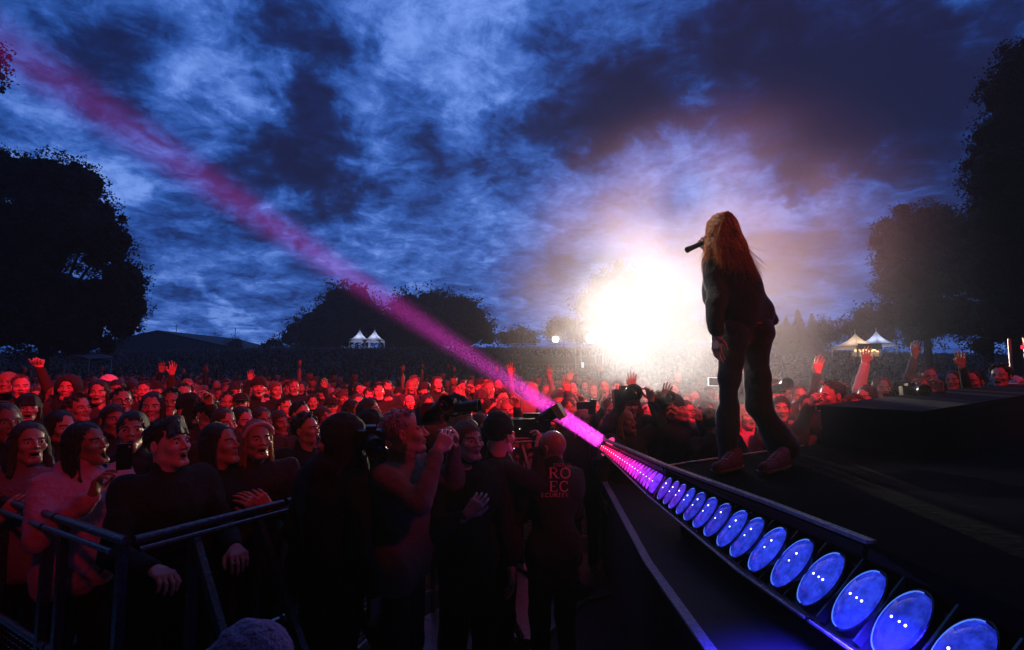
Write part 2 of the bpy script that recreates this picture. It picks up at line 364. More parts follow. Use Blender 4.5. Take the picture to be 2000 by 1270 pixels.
# ------------------------------------------------------------------ people
def head_sdf(mouth, fem):
    j = .84 if fem else .97
    p = [ell_((0, .014, .035), (.074, .096, .088)), ell_((0, -.028, -.035), (.056*j, .066, .086), .03),
         cap_((-.018, -.078, -.098), (.018, -.078, -.098), .017*j, k=.025), cap_((-.05*j, -.01, -.066), (-.016, -.072, -.1), .012, k=.02), cap_((.05*j, -.01, -.066), (.016, -.072, -.1), .012, k=.02)]
    for s in (-1, 1):
        p += [ell_((s*.040, -.064, -.020), (.022, .022, .020), .022), cap_((s*.012, -.09, .022), (s*.046, -.076, .023), .004 if fem else .007, k=.014)]
    if mouth == 'open': p += [cap_((-.014, -.082, -.105), (.014, -.082, -.105), .016, k=.02)]
    for s in (-1, 1): p += [ell_((s*.031, -.104, .004), (.018, .019, .012), .014, True), ell_((s*.031, -.075, .004), (.0135, .0135, .0125), .001)]
    p += [cap_((0, -.089, .014), (0, -.110, -.023), .0055, .0088 if fem else .010, k=.012), ell_((-.013, -.1, -.027), (.009, .010, .007), .006), ell_((.013, -.1, -.027), (.009, .010, .007), .006)]
    ml = -.055; g = {'open': .016, 'half': .006, 'closed': .0}[mouth]; w = .022 if mouth != 'open' else .018
    p += [cap_((-w, -.082, ml+.005), (0, -.0940, ml+.003), .0042, .0058, k=.007), cap_((w, -.082, ml+.005), (0, -.0940, ml+.003), .0042, .0058, k=.007)]
    zl = ml-.011-2*g
    p += [cap_((-w*.9, -.082, zl+.008), (0, -.091, zl), .0042, .0068, k=.007), cap_((w*.9, -.082, zl+.008), (0, -.091, zl), .0042, .0068, k=.007)]
    if g: p += [ell_((0, -.098, (ml+zl)/2), (w*.86, .026, g+.0035), .004, True)]
    for s in (-1, 1): p += [ell_((s*.079, .010, .0), (.009, .019, .031), .006), ell_((s*.087, .004, .003), (.007, .011, .018), .004, True)]
    p += [cap_((0, .022, -.06), (0, .035, -.16), .05 if fem else .058, k=.03)]
    V, F = snets(p, .0036, pad=.016)
    c = V[F].mean(1); mi = np.zeros(len(F), int)
    x, y, z = np.abs(c[:, 0]), c[:, 1], c[:, 2]
    e2 = (x-.031)**2+(z-.004)**2
    mi[(e2 < .0098**2) & (np.abs(z-.0035) < .0040) & (y > -.091) & (y < -.07)] = 3
    mi[(e2 < .0060**2) & (y < -.07)] = 4
    mi[(np.abs(z-(.026-.1*np.abs(x-.03))) < .0042) & (x > .012) & (x < .048) & (y < -.06)] = 5
    lipz = (np.abs(z-(ml+.002)) < .0065) | (np.abs(z-zl) < .0075)
    mi[lipz & (x < w+.004) & (y < -.083)] = 1
    if g: mi[(x < w) & (z < ml) & (z > zl) & (y > -.0865) & (y < -.04)] = 2
    return V, F, mi
_heads = {}
def head(mouth, fem):
    if (mouth, fem) not in _heads: _heads[(mouth, fem)] = head_sdf(mouth, fem)
    return _heads[(mouth, fem)]
def hair_sdf(kind, seed=0):
    r = np.random.RandomState(seed+3); p = []
    face = lambda w=.060, h=.078, z=-.018, k=.012: ell_((0, -.115, z), (w, .075, h), k, True)
    if kind in ('long', 'fringe', 'band', 'messy_long', 'swept'):
        p = [ell_((0, .022, .040), (.082, .099, .093)), cap_((0, .06, .02), (0, .075, -.19), .064, .05, .04)]
        for s in (-1, 1):
            p += [cap_((s*.066, .025, .02), (s*.078, .03, -.19), .024, .020, .03), cap_((s*.072, -.002, .02), (s*.082, -.02, -.23), .012, .008, .02)]
            if kind == 'messy_long': p += [cap_((s*.07, .0, .0), (s*.10, -.03, -.17), .018, .01, .03), cap_((s*.02, .07, -.1), (s*.06, .09, -.26), .035, .02)]
        p += [face(.064, .092, -.018)]
        if kind == 'fringe':
            for i in range(7): x = -.045+.015*i; p += [cap_((x*.7, -.06, .1), (x, -.098, .028+.004*r.rand()), .012, .006, .01)]
    elif kind in ('short', 'swoop', 'curly', 'spiky'):
        p = [ell_((0, .024, .043), (.079, .097, .090)), face(.070, .090, -.026), ell_((0, .0, -.13), (.14, .17, .10), .02, True)]
        if kind == 'swoop':
            for i in range(9):
                x = -.06+.014*i; p += [cap_((x*.5+.02, -.03, .125), (x-.012, -.096+.3*abs(x), .058-.25*abs(x)), .018, .007, .012)]
        if kind == 'curly':
            for i in range(60):
                d = r.normal(size=3); d /= np.linalg.norm(d)
                if d[2] < -.15 or (d[1] < -.6 and d[2] < .55): continue
                q = np.array((0, .02, .045))+d*np.array((.088, .104, .102)); p += [ell_(q, (.016, .016, .016), .008)]
        if kind == 'spiky':
            for i in range(60):
                d = r.normal(size=3); d /= np.linalg.norm(d)
                if d[2] < .1 or (d[1] < -.7 and d[2] < .5): continue
                q = np.array((0, .02, .045))+d*np.array((.078, .095, .09)); p += [cap_(q, q+d*.035+r.normal(size=3)*.006, .011, .003, .008)]
    elif kind in ('bun', 'tied'):
        p = [ell_((0, .020, .040), (.081, .101, .094)), face(.064, .082, -.026), ell_((0, -.01, -.14), (.14, .14, .09), .02, True)]
        p += [ell_((0, .10, .115), (.042, .042, .038), .015)] if kind == 'bun' else [cap_((0, .11, .05), (0, .16, -.12), .034, .012, .02)]
    elif kind in ('cap', 'bucket'):
        p = [ell_((0, .018, .055), (.092, .110, .088)), ell_((0, .0, -.06), (.3, .3, .10), .01, True)]
        p += [ell_((0, -.115, .048), (.070, .075, .010), .008)] if kind == 'cap' else [ell_((0, .015, .045), (.15, .17, .013), .012)]
    elif kind == 'beanie':
        p = [ell_((0, .022, .060), (.094, .112, .105)), ell_((0, -.03, -.085), (.3, .3, .115), .01, True), cap_((-.06, .0, .034), (.06, .0, .034), .02, k=.03)]
    elif kind == 'hood':
        p = [ell_((0, .03, .03), (.108, .125, .122)), cap_((0, .05, -.05), (0, .05, -.17), .1, .13, .04), ell_((0, -.13, -.02), (.07, .12, .10), .012, True)]
    elif kind == 'bald':
        return None
    gr = lambda X, Y, Z: (.0022*np.sin(55*np.arctan2(X, Y-.02)*1.0+6*np.sin(14*Z+X*20)+20*X)*(np.clip((.14-Z)*12, 0, 1))).astype(np.float32)
    fab = fnoise(.0035, 45, seed)
    h = .0050
    return snets(p, h, pad=.02, warp=(fab if kind in ('cap', 'beanie', 'hood', 'bucket') else (lambda X, Y, Z: gr(X, Y, Z)+fnoise(.003, 50, seed)(X, Y, Z))))
def strands(kind, seed):
    r = random.Random(seed*13+5); E0 = np.array((0, .022, .041)); m = MB()
    def on(a, ph, k=1.0): return E0+k*np.array((.080*math.sin(ph)*math.sin(a), .099*math.sin(ph)*math.cos(a), .092*math.cos(ph)))
    if kind in ('long', 'fringe', 'band', 'messy_long'):
        wv = .016 if kind == 'messy_long' else .005; part = r.uniform(-.3, .3)
        for i in range(230):
            a = r.uniform(-2.15, 2.15); fr = abs(a) > 1.5; pts = []; ph0 = r.uniform(.02, .5); k = r.uniform(1.0, 1.07); ph1 = 1.55; w = r.random()*6; spread = r.uniform(.95, 1.12)
            for j in range(4):
                ph = ph0+(ph1-ph0)*j/3; aa = a if not fr else a*(.80+.20*(j/3)*.2) if j < 2 else math.copysign(min(abs(a), 1.75), a)
                pts.append(on(aa, ph, k))
            e = pts[-1]; ln = r.uniform(.17, .29); n_ = 5
            for j in range(1, n_+1):
                t = j/n_; pts.append(np.array((e[0]*(1+.18*t*spread)+wv*t*math.sin(w+5*t), e[1]*(1-.12*t)+.012*t+wv*t*math.cos(w*2+6*t), e[2]-ln*t)))
            R0 = .0042*r.uniform(.7, 1.3)
            for j in range(len(pts)-1): m.tube(pts[j], pts[j+1], R0*(1-.08*j), R0*(1-.08*(j+1)), n=3, cap=False)
    elif kind in ('short', 'swoop', 'curly', 'bun', 'tied', 'spiky'):
        back = kind in ('bun', 'tied')
        for i in range(260):
            a = r.uniform(-math.pi, math.pi); ph = math.acos(r.uniform(-.25, 1)); front = abs(a) > 2.0
            if front and ph > .85: continue
            if abs(a) > 1.45 and ph > 1.35: continue
            p0 = on(a, ph, 1.01); d = on(a, ph+.35, 1.0)-on(a, ph, 1.0) if not back else np.array((0, .10, .06))-p0; d = d/(np.linalg.norm(d)+1e-6)
            if front and not back: d = np.array((.5 if seed % 2 else -.5, -.55, -.1))+.4*d
            nrm = p0-E0; nrm /= np.linalg.norm(nrm); d = d+np.array([r.gauss(0, .28 if not back else .06) for _ in range(3)]); d /= np.linalg.norm(d)
            ln = r.uniform(.022, .045); p1 = p0+d*ln*.5+nrm*.005*(0 if back else 1.6); p2 = p0+d*ln+nrm*r.uniform(-.004, .010)*(0 if back else 1)
            m.tube(p0, p1, .0045, .0038, n=3, cap=False); m.tube(p1, p2, .0038, .0010, n=3, cap=False)
    if not m.v: return None
    return np.array(m.v), np.array(m.f)
_hairs = {}
def hairm(kind, seed=0):
    if (kind, seed) not in _hairs:
        h = hair_sdf(kind, seed); s_ = strands(kind, seed) if h is not None else None
        if s_ is not None: h = (np.concatenate([h[0], s_[0]]), np.concatenate([h[1], s_[1]+len(h[0])]))
        _hairs[(kind, seed)] = h
    return _hairs[(kind, seed)]
def hand_prims(w, d, n, s, curl, spread=.12, thumb=.6, kk=.006):
    """w wrist, d pointing direction, n palm normal, s=+1/-1 which side the thumb is on"""
    w = np.array(w, float); d = np.array(d, float); d /= np.linalg.norm(d); n = np.array(n, float); n -= d*(n@d); n /= np.linalg.norm(n)
    b = np.cross(d, n)*s                                       # towards the thumb
    p = [cap_(w-d*.03, w+d*.015, .024, .026, .012)]
    for i, (ln, off) in enumerate(((.88, .033), (1.0, .012), (.94, -.010), (.76, -.030))):
        kn = w+d*(.092-.006*abs(i-1))+b*off
        p += [cap_(w+d*.012+b*off*.5, kn, .015, .0125, .012)]
        dd = d+b*spread*(1.5-i)*.75; dd /= np.linalg.norm(dd); a = kn; an = 0
        for j, sl in enumerate((.044, .027, .022)):
            an += curl*(1, 1.15, .8)[j]*(1+.06*i)
            e = a+(dd*math.cos(an)+n*math.sin(an))*sl*ln
            p += [cap_(a, e, .0092-.0009*j, .0083-.0009*j, .003)]; a = e
    t0 = w+d*.028+b*.024; t1 = t0+(d*.5+b*.75*thumb/.6*.9+n*.35)*.042; t2 = t1+(d*.85+b*.25+n*(.25+curl*.4))*.034; t3 = t2+(d*.9+n*(.2+curl*.6))*.024
    p += [cap_(t0, t1, .015, .0115, .010), cap_(t1, t2, .011, .0095, .004), cap_(t2, t3, .0092, .0078, .003)]
    return p
ARMS = {  # elbow, wrist (x is outward), hand direction, palm normal, curl
 'down': ((.245, .03, 1.12), (.255, -.06, .86), (0, -.15, -1), (-1, 0, 0), .25),
 'raise': ((.27, -.12, 1.60), (.22, -.16, 1.86), (-.05, -.05, 1), (0, -1, 0), .10),
 'raise2': ((.33, -.06, 1.56), (.36, -.14, 1.82), (.15, -.1, 1), (0, -1, 0), .14),
 'fist': ((.27, -.10, 1.58), (.2, -.16, 1.80), (0, -.1, 1), (0, -1, 0), 1.1),
 'point': ((.26, -.2, 1.5), (.22, -.36, 1.7), (-.1, -.5, .8), (0, -1, -.4), .5),
 'phone': ((.25, -.16, 1.18), (.10, -.34, 1.38), (-.15, -.15, 1), (-.5, -.6, 0), .55),
 'phonehi': ((.24, -.22, 1.46), (.12, -.36, 1.66), (-.15, -.1, 1), (-.6, -.5, 0), .6),
 'cam': ((.23, -.20, 1.30), (.105, -.235, 1.53), (-.45, -.35, .75), (-.6, .4, .2), .65),
 'rail': ((.25, -.14, 1.14), (.17, -.42, 1.12), (-.2, -1, -.1), (0, -.2, -1), .6),
 'chest': ((.24, -.10, 1.12), (.07, -.27, 1.24), (-.6, -.2, .7), (-.3, .9, 0), .5),
 'clap': ((.24, -.18, 1.16), (.045, -.32, 1.36), (-.08, -.3, 1), (-1, 0, 0), .12),
 'fold': ((.23, -.10, 1.14), (-.02, -.24, 1.13), (-1, .1, .1), (0, 1, 0), .4),
}
def torso_prims(g, al, ar, cloth, lean=0):
    p = [cap_((-.12, .01, 1.37), (.12, .01, 1.37), .085+g, k=.06), cap_((0, .0, 1.28), (0, .015, 1.05), .135+g, .125+g, .06),
         cap_((-.06, .0, 1.28), (.06, 0, 1.28), .105+g, k=.06), cap_((-.06, .01, .97), (.06, .01, .97), .115+g, k=.06),
         cap_((0, .02, 1.38), (0, .012, 1.50), .065+g*.6, .052+g*(1.3 if cloth else 0), .03)]
    for s, a in ((-1, ar), (1, al)):
        e, w = np.array(ARMS[a][0])*(s, 1, 1), np.array(ARMS[a][1])*(s, 1, 1)
        sh = np.array((s*.175, .01, 1.41+(.03 if e[2] > 1.4 else 0)))
        if cloth: w = e+(w-e)*.93
        p += [cap_(sh, e, .056+g, .043+g, .03), cap_(e, w, .043+g, .030+g*.8, .02)]
    return p
def leg_prims(g):
    p = []
    for s in (-1, 1): p += [cap_((s*.085, .01, .93), (s*.095, -.01, .50), .088+g, .058+g, .03), cap_((s*.095, -.01, .50), (s*.10, .02, .09), .056+g, .042+g, .02)]
    return p
def build_person(name, loc, yaw, scale, look, hair, hmat, arms, cloth, mouth='half', fem=True, label=None, group=None, glasses=False, beard=None, coarse=False, seed=0, hoodie=False, extra=None, trousers=True, cloth_voxel=.011):
    root = empty(name, loc, yaw, label, 'person', group); root.scale = (scale,)*3
    al, ar = arms; V, F, mi = head(mouth, fem); V = V.copy(); hr_ = np.random.RandomState(seed*7+1); lo_ = np.clip(-V[:, 2]/.1, 0, 1.2)
    V[:, 0] *= 1+hr_.uniform(-.13, .10)*lo_; V[:, 2] *= 1+hr_.uniform(-.09, .08)*(V[:, 2] < 0); V[:, 1] += -np.clip(-V[:, 1]-.094, 0, 1)*hr_.uniform(-.35, .25); V[:, 1] -= hr_.uniform(-.006, .008)*np.clip(lo_-.5, 0, 1)*(V[:, 1] < -.04)
    M = rotm(*look); hc = np.array((0, -.01, 1.60))
    Vs = [V@M.T+hc]; Fs = [F]; ms = [mi]; n = len(V)
    def addm(V2, F2, m2):
        nonlocal n
        Vs.append(V2); Fs.append(F2+n); ms.append(np.full(len(F2), m2)); n += len(V2)
    addm(*snets([cap_((0, .015, 1.38), (0, .01, 1.56), .06, .045 if fem else .052, .03)]+torso_prims(-.004, al, ar, False)+leg_prims(-.004), .016 if coarse else .013), 0)
    for s, a in ((-1, ar), (1, al)):
        e, w, d, pn, cu = ARMS[a]
        w = np.array(w)*(s, 1, 1); d = np.array(d, float)*(s, 1, 1); pn = np.array(pn, float)*(s, 1, 1)
        # thumb side: for a raised palm-forward right hand the thumb points to the body's midline
        th = np.cross(d, pn); want = np.array((-s, -.3, .25)) if a not in ('down',) else np.array((0, -1, 0))
        addm(*snets(hand_prims(w, d, pn, 1 if th@want > 0 else -1, cu, .16 if a.startswith('raise') else .06), .0052, pad=.014), 0)
    for s in (-1, 1): addm(*snets([cap_((s*.1, .04, .045), (s*.105, -.14, .03), .042, .034)], .014), 6)
    o = npmesh('body', np.concatenate(Vs), np.concatenate(Fs), [M_skin, M_lip, M_mouth, M_eye, M_iris, M_brow, M_shoe], np.concatenate(ms), root)
    cp = torso_prims(.014, al, ar, True)
    if hoodie: cp += [cap_((-.07, .07, 1.47), (.07, .07, 1.47), .05, k=.04), cap_((0, .09, 1.46), (0, .12, 1.36), .06, .05, .04)]
    fa, fb = fnoise(.010, 13, seed), fnoise(.0045, 34, seed+5)
    V2, F2 = snets(cp+[cap_((-.07, .01, .90), (.07, .01, .90), .122, k=.05)], cloth_voxel, warp=lambda X, Y, Z: fa(X, Y, Z*.6)+fb(X, Y, Z))
    npmesh('jacket', V2, F2, cloth, None, root)
    if trousers:
        V2, F2 = snets(leg_prims(.012)+[cap_((-.06, .01, .95), (.06, .01, .95), .118, k=.05)], .016, warp=fnoise(.006, 16, seed+1)); npmesh('trousers', V2, F2, M_trous, None, root)
    hm = hairm(hair, seed % 3)
    if hm is not None:
        nm = {'cap': 'cap', 'beanie': 'knitted_hat', 'hood': 'hood', 'bucket': 'hat'}.get(hair, 'hair')
        npmesh(nm, hm[0]@M.T+hc, hm[1], hmat, None, root)
        if nm in ('cap', 'bucket', 'knitted_hat'):
            h2 = hairm('short', 0); npmesh('hair', (h2[0]*(.985, .985, .93))@M.T+hc, h2[1], M_hdark if nm != 'hat' else M_hair, None, root)
    if hair == 'band':
        b = MB(); pts = []
        for i in range(25):
            t = math.pi*i/24; pts.append(Vector(M@np.array((.084*math.cos(t), -.012-.052*math.sin(t), .030+.072*math.sin(t)))+hc))
        for a_, b_ in zip(pts[:-1], pts[1:]): b.tube(a_, b_, .0115, n=8)
        b.build('headband', M_pinkband, root, True)
    if glasses:
        b = MB()
        for s in (-1, 1):
            ring = [Vector(M@np.array((s*.031+.021*math.cos(t), -.104+.006*abs(math.cos(t)), .004+.017*math.sin(t)))+hc) for t in [2*math.pi*i/14 for i in range(15)]]
            b.path(ring, .0019, 5); b.tube(Vector(M@np.array((s*.052, -.098, .006))+hc), Vector(M@np.array((s*.084, .005, .008))+hc), .0018, n=5)
        b.tube(Vector(M@np.array((-.01, -.107, .006))+hc), Vector(M@np.array((.01, -.107, .006))+hc), .0018, n=5); b.build('glasses', M_plast, root)
    if beard is not None:
        V3, F3 = snets([ell_((0, -.045, -.075), (.060, .062, .055), .02), cap_((-.03, -.088, -.04), (.03, -.088, -.04), .008, k=.01), ell_((0, -.11, -.058), (.02, .03, .010), .004, True), ell_((0, -.1, .03), (.09, .1, .058), .01, True)], .004, pad=.014, warp=fnoise(.003, 60, 4))
        npmesh('beard', V3@M.T+hc, F3, beard, None, root)
    return root
M_pinkband = mat('headband_cloth', (.75, .5, .6), .6)

def copy_thing(src, name=None):
    c = src.copy(); C.objects.link(c)
    for ch in src.children:
        d = ch.copy(); C.objects.link(d); d.parent = c
    return c
# ------------------------------------------------------------------ ground and hill
def hill_z(x, y):
    t = min(1, max(0, (y-24)/62)); z = 3.75*t*t*(3-2*t)
    if y > 86: z += (y-86)*.02
    side = min(1, max(0, (abs(x+5)-25)/60)); return z*(1-.35*side)
def ground():
    xs = [-400, -250, -150]+list(range(-110, 111, 5))+[150, 250, 400]; ys = [-60, -20]+list(range(-10, 131, 4))+[160, 220, 320, 500]
    V = [(x, y, hill_z(x, y)+(.03*math.sin(x*.7)*math.cos(y*.6) if y > 12 else 0)) for y in ys for x in xs]; n = len(xs)
    F = [(j*n+i, j*n+i+1, (j+1)*n+i+1, (j+1)*n+i) for j in range(len(ys)-1) for i in range(n-1)]
    o = npmesh('ground', V, F, mat('grass_ground', (.025, .035, .015), .95, bump=.6, bscale=3, var=.4)); tag(o, kind='structure')
ground()
b = MB(); b.add([(-3.4, -3, .004), (9, -3, .004), (9, 9, .004), (2, 6.4, .004), (-.4, 5.4, .004), (-1.9, 2.6, .004), (-3.4, 3.3, .004)], [tuple(range(7))])
tag(b.build('pit_floor', mat('pit_tarmac', (.010, .010, .011), .75, bump=.5, bscale=12, var=.3)), kind='structure')

# ------------------------------------------------------------------ trees
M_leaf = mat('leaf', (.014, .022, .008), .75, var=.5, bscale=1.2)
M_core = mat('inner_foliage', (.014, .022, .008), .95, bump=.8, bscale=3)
M_bark = mat('bark', (.035, .027, .02), .95, bump=.8, bscale=14)
def tree(name, blobs, Y, label, leaf=.25, n=9000, group=None, trunk_px=None, thick=1.0, fir=False, fr=(.74, 1.1)):
    r = random.Random(len(blobs)*7+int(Y)); q = np.random.RandomState(int(Y*3)+len(blobs))
    bl = []
    for px, py, pr in blobs:
        Yb = Y+r.uniform(-.5, .5)*pr*Y/1000*1.1*thick; c = P(px, py, Yb); bl.append((np.array(c), pr*Yb/1000))
    cx_ = np.mean([c[0] for c, _ in bl]); base = hill_z(cx_, Y)
    tx = P(trunk_px, 650, Y).x if trunk_px else cx_
    root = empty(name, (tx, Y, base), 0, label, 'tree', group)
    ex = []
    for c, rad in bl:
        for _k in range(5 if rad > 1.2 else 3):
            v_ = q.normal(size=3); v_ /= np.linalg.norm(v_); ex.append((c+v_*rad*q.uniform(.78, .98), rad*q.uniform(.16, .34)))
    bl = bl+ex
    # crown: noisy opaque inner mass + thousands of leaf faces around each lobe
    Vs, Fs, ms, n0 = [], [], [], 0
    for c, rad in bl:
        u, v = 18, 10; th = np.linspace(0, 2*np.pi, u, endpoint=False); ph = np.linspace(.08, np.pi-.08, v)
        T, H = np.meshgrid(th, ph); dirs = np.stack([np.cos(T)*np.sin(H), np.sin(T)*np.sin(H), np.cos(H)], -1).reshape(-1, 3)
        rr = rad*(.66+.12*np.sin(5*dirs[:, 0]*3+c[0])*np.cos(dirs[:, 2]*9+c[2])+.07*q.rand(len(dirs)))
        Vs.append(c+dirs*rr[:, None]*(1, 1, .95)); F = [(j*u+i, j*u+(i+1) % u, (j+1)*u+(i+1) % u, (j+1)*u+i) for j in range(v-1) for i in range(u)]
        Fs.append(np.array(F)+n0); ms.append(np.ones(len(F), int)); n0 += len(dirs)
    tot = sum(rad**2 for _, rad in bl)
    for c, rad in bl:
        k = max(40, int(n*rad**2/tot)); nc = max(6, k//26)
        cd_ = q.normal(size=(nc, 3)); cd_ /= np.linalg.norm(cd_, axis=1)[:, None]
        cr_ = rad*q.uniform(fr[0], fr[1], nc)[:, None]; cc = c+cd_*cr_
        sel = q.randint(0, nc, k); pos = cc[sel]+q.normal(size=(k, 3))*leaf*(1.0 if not fir else .8)*(1, 1, .75)
        a = q.normal(size=(k, 3)); a /= np.linalg.norm(a, axis=1)[:, None]; b_ = np.cross(a, q.normal(size=(k, 3))); b_ /= np.linalg.norm(b_, axis=1)[:, None]
        sz = leaf*q.uniform(.45, 1.0, k)[:, None]
        Q = np.stack([pos-a*sz*.5, pos+b_*sz*.33, pos+a*sz*.55, pos-b_*sz*.33], 1).reshape(-1, 3)
        Vs.append(Q); Fs.append(np.arange(4*k).reshape(-1, 4)+n0); ms.append(np.zeros(k, int)); n0 += 4*k
    V = np.concatenate(Vs)-np.array((tx, Y, base))
    npmesh('crown', V, np.concatenate(Fs), [M_leaf, M_core], np.concatenate(ms), root, False)
    t = MB(); low = min(c[2]-rad for c, rad in bl)-base; top = max(c[2] for c, _ in bl)-base; w = max(.12, top*.022)
    t.tube((0, 0, -.2), (0, 0, max(low, .5)+.4*(top-low)), w, w*.55, 9)
    for c, rad in bl[:9]:
        l = c-np.array((tx, Y, base)); a = Vector((0, 0, max(low, .5)+.25*(top-low)*r.random())); t.tube(a, Vector(l), w*.42, w*.12, 6)
    t.build('trunk', M_bark, root, True)
    return root
LT = [(40, 352, 62), (95, 352, 60), (150, 362, 58), (182, 425, 48), (120, 440, 90), (30, 470, 100), (205, 480, 48), (240, 545, 48), (258, 600, 34), (200, 590, 70), (90, 600, 110), (-60, 450, 120), (238, 640, 30), (150, 650, 60), (232, 470, 30), (10, 620, 80)]
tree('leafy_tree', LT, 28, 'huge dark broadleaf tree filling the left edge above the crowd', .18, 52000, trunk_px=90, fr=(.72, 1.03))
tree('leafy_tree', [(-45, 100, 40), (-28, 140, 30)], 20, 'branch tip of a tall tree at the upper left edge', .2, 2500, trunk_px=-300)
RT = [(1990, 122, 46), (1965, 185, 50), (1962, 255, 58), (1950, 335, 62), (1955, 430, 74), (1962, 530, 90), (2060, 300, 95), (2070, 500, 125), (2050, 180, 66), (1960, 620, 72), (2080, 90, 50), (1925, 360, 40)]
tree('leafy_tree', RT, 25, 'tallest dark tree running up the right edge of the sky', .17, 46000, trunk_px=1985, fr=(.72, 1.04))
RM = [(1800, 452, 64), (1762, 468, 52), (1742, 500, 38), (1840, 460, 58), (1860, 530, 70), (1775, 550, 64), (1740, 560, 30), (1800, 620, 62), (1880, 620, 50), (1735, 610, 26)]
tree('leafy_tree', RM, 40, 'round topped dark tree left of the tallest right hand tree', .23, 27000, trunk_px=1810, fr=(.74, 1.03))
tree('leafy_tree', [(1690, 620, 27), (1662, 640, 20), (1722, 645, 30), (1700, 655, 30)], 52, 'low dark tree behind the lit pagoda tent on the right', .35, 3500)
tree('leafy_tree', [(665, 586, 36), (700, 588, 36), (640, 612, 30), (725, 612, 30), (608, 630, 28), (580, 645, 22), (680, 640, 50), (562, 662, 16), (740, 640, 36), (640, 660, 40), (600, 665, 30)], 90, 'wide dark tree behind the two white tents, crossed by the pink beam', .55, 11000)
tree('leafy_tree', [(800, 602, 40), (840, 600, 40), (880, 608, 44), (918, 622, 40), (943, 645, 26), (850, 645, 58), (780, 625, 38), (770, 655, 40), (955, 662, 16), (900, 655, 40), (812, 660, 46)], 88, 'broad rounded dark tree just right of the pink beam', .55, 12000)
tree('leafy_tree', [(1010, 656, 20), (990, 662, 16), (1035, 662, 16)], 95, 'small rounded tree between the broad tree and the tower', .5, 1800)
tree('leafy_tree', [(1092, 640, 16), (1112, 634, 14), (1076, 650, 14), (1125, 650, 18)], 85, 'small ragged tree above the left hand floodlight', .5, 1500)
tree('leafy_tree', [(1180, 568, 42), (1212, 556, 42), (1152, 600, 36), (1242, 590, 50), (1200, 620, 60), (1262, 640, 60), (1142, 650, 30), (1300, 610, 46), (1340, 650, 40)], 78, 'large tree half lost in the white glare', .5, 9000)
tree('leafy_tree', [(463, 670, 13), (453, 676, 9)], 92, 'tiny round tree at the right end of the shed', .4, 500)
tree('leafy_tree', [(527, 670, 10), (543, 672, 12), (515, 676, 8)], 92, 'low bush at the left foot of the centre trees', .4, 600)
tree('leafy_tree', [(1612, 645, 20), (1600, 660, 22), (1634, 655, 12)], 62, 'small round tree right of the pointed firs', .4, 1800)
tree('leafy_tree', [(1510, 660, 30), (1480, 650, 34), (1440, 655, 40), (1400, 650, 40)], 70, 'hazy tree line behind the singer', .45, 4000)
def fir(px, top, Y, w, label, base_py=690):
    a = P(px, top, Y); base = hill_z(a.x, Y); H = a.z-base; root = empty('fir_tree', (a.x, Y, base), 0, label, 'tree', 'pointed firs right of the singer')
    q = np.random.RandomState(int(px)); k = 3000; t = q.rand(k)**.75; z = H*(1-t); lay = .72+.28*np.abs(((t*11) % 1)-.2)
    rr = w*t*lay*q.uniform(.3, 1.0, k)**.5+.05; an = q.rand(k)*6.283; pos = np.stack([rr*np.cos(an), rr*np.sin(an), z-rr*.25], 1)
    d = np.stack([np.cos(an), np.sin(an), np.full(k, -.35)], 1); b_ = np.stack([-np.sin(an), np.cos(an), q.normal(size=k)*.3], 1); sz = (.16+.28*t)[:, None]
    Q = np.stack([pos-d*sz, pos+b_*sz*.4, pos+d*sz, pos-b_*sz*.4], 1).reshape(-1, 3)
    npmesh('crown', Q, np.arange(4*k).reshape(-1, 4), M_leaf, None, root, False)
    m = MB(); m.tube((0, 0, -.1), (0, 0, H*.97), .16, .03, 8); m.build('trunk', M_bark, root, True)
fir(1558, 603, 60, 2.3, 'tallest pointed fir standing right of the singer'); fir(1535, 618, 61, 2.0, 'shorter fir just left of the tallest fir'); fir(1585, 612, 62, 2.0, 'shorter fir just right of the tallest fir')
fir(1572, 640, 58, 2.2, 'broad low fir in front of the tallest fir')

# ------------------------------------------------------------------ shed, poles, tents far off
def shed():
    Y = 96; r0 = P(338, 652, Y); l0 = P(246, 668, Y-4); e0 = P(455, 682, Y+2); gz = hill_z(r0.x, Y)-.5
    root = empty('shed', (r0.x, Y, gz), 0, 'long low shed with ribbed cladding and shallow ridged roof beside the left tree', 'shed'); o = Vector((r0.x, Y, gz))
    clad = mat('ribbed_cladding', (.16, .17, .20), .6, .3, var=.15, bscale=3); t = clad.node_tree
    m = MB(); d = 22
    f = [Vector((l0.x-4, Y-4, gz)), Vector((r0.x, Y-4, gz)), Vector((r0.x, Y-4, r0.z)), Vector((l0.x-4, Y-4, l0.z-.4))]
    g = [Vector((r0.x, Y-4, gz)), Vector((e0.x, Y+2, gz)), Vector((e0.x, Y+2, e0.z)), Vector((r0.x, Y-4, r0.z))]
    m.prism([p-o for p in f], (0, 26, 0)); m.prism([p-o for p in g], (0, 20, 0)); m.build('wall', clad, root)
    w = MB()
    for (a, b_, c, e) in (f, g):
        k = 34
        for i in range(k):
            s = (i+.5)/k; p = a.lerp(b_, s); q = e.lerp(c, s); w.box((p+q)/2-o+Vector((0, -.06, 0)), (.16, .12, (q-p).length))
    w.build('cladding_rib', clad, root); w.f and None
    rf = MB()
    for A, B in ((f[3], f[2]), (f[2], g[2])):
        rf.prism([A-o+Vector((-.1, -.5, 0)), B-o+Vector((.1, -.5, 0)), B-o+Vector((.1, -.5, .35)), A-o+Vector((-.1, -.5, .35))], (0, 26, 0))
    rf.build('roof', mat('shed_roof', (.05, .055, .06), .7), root)
shed()
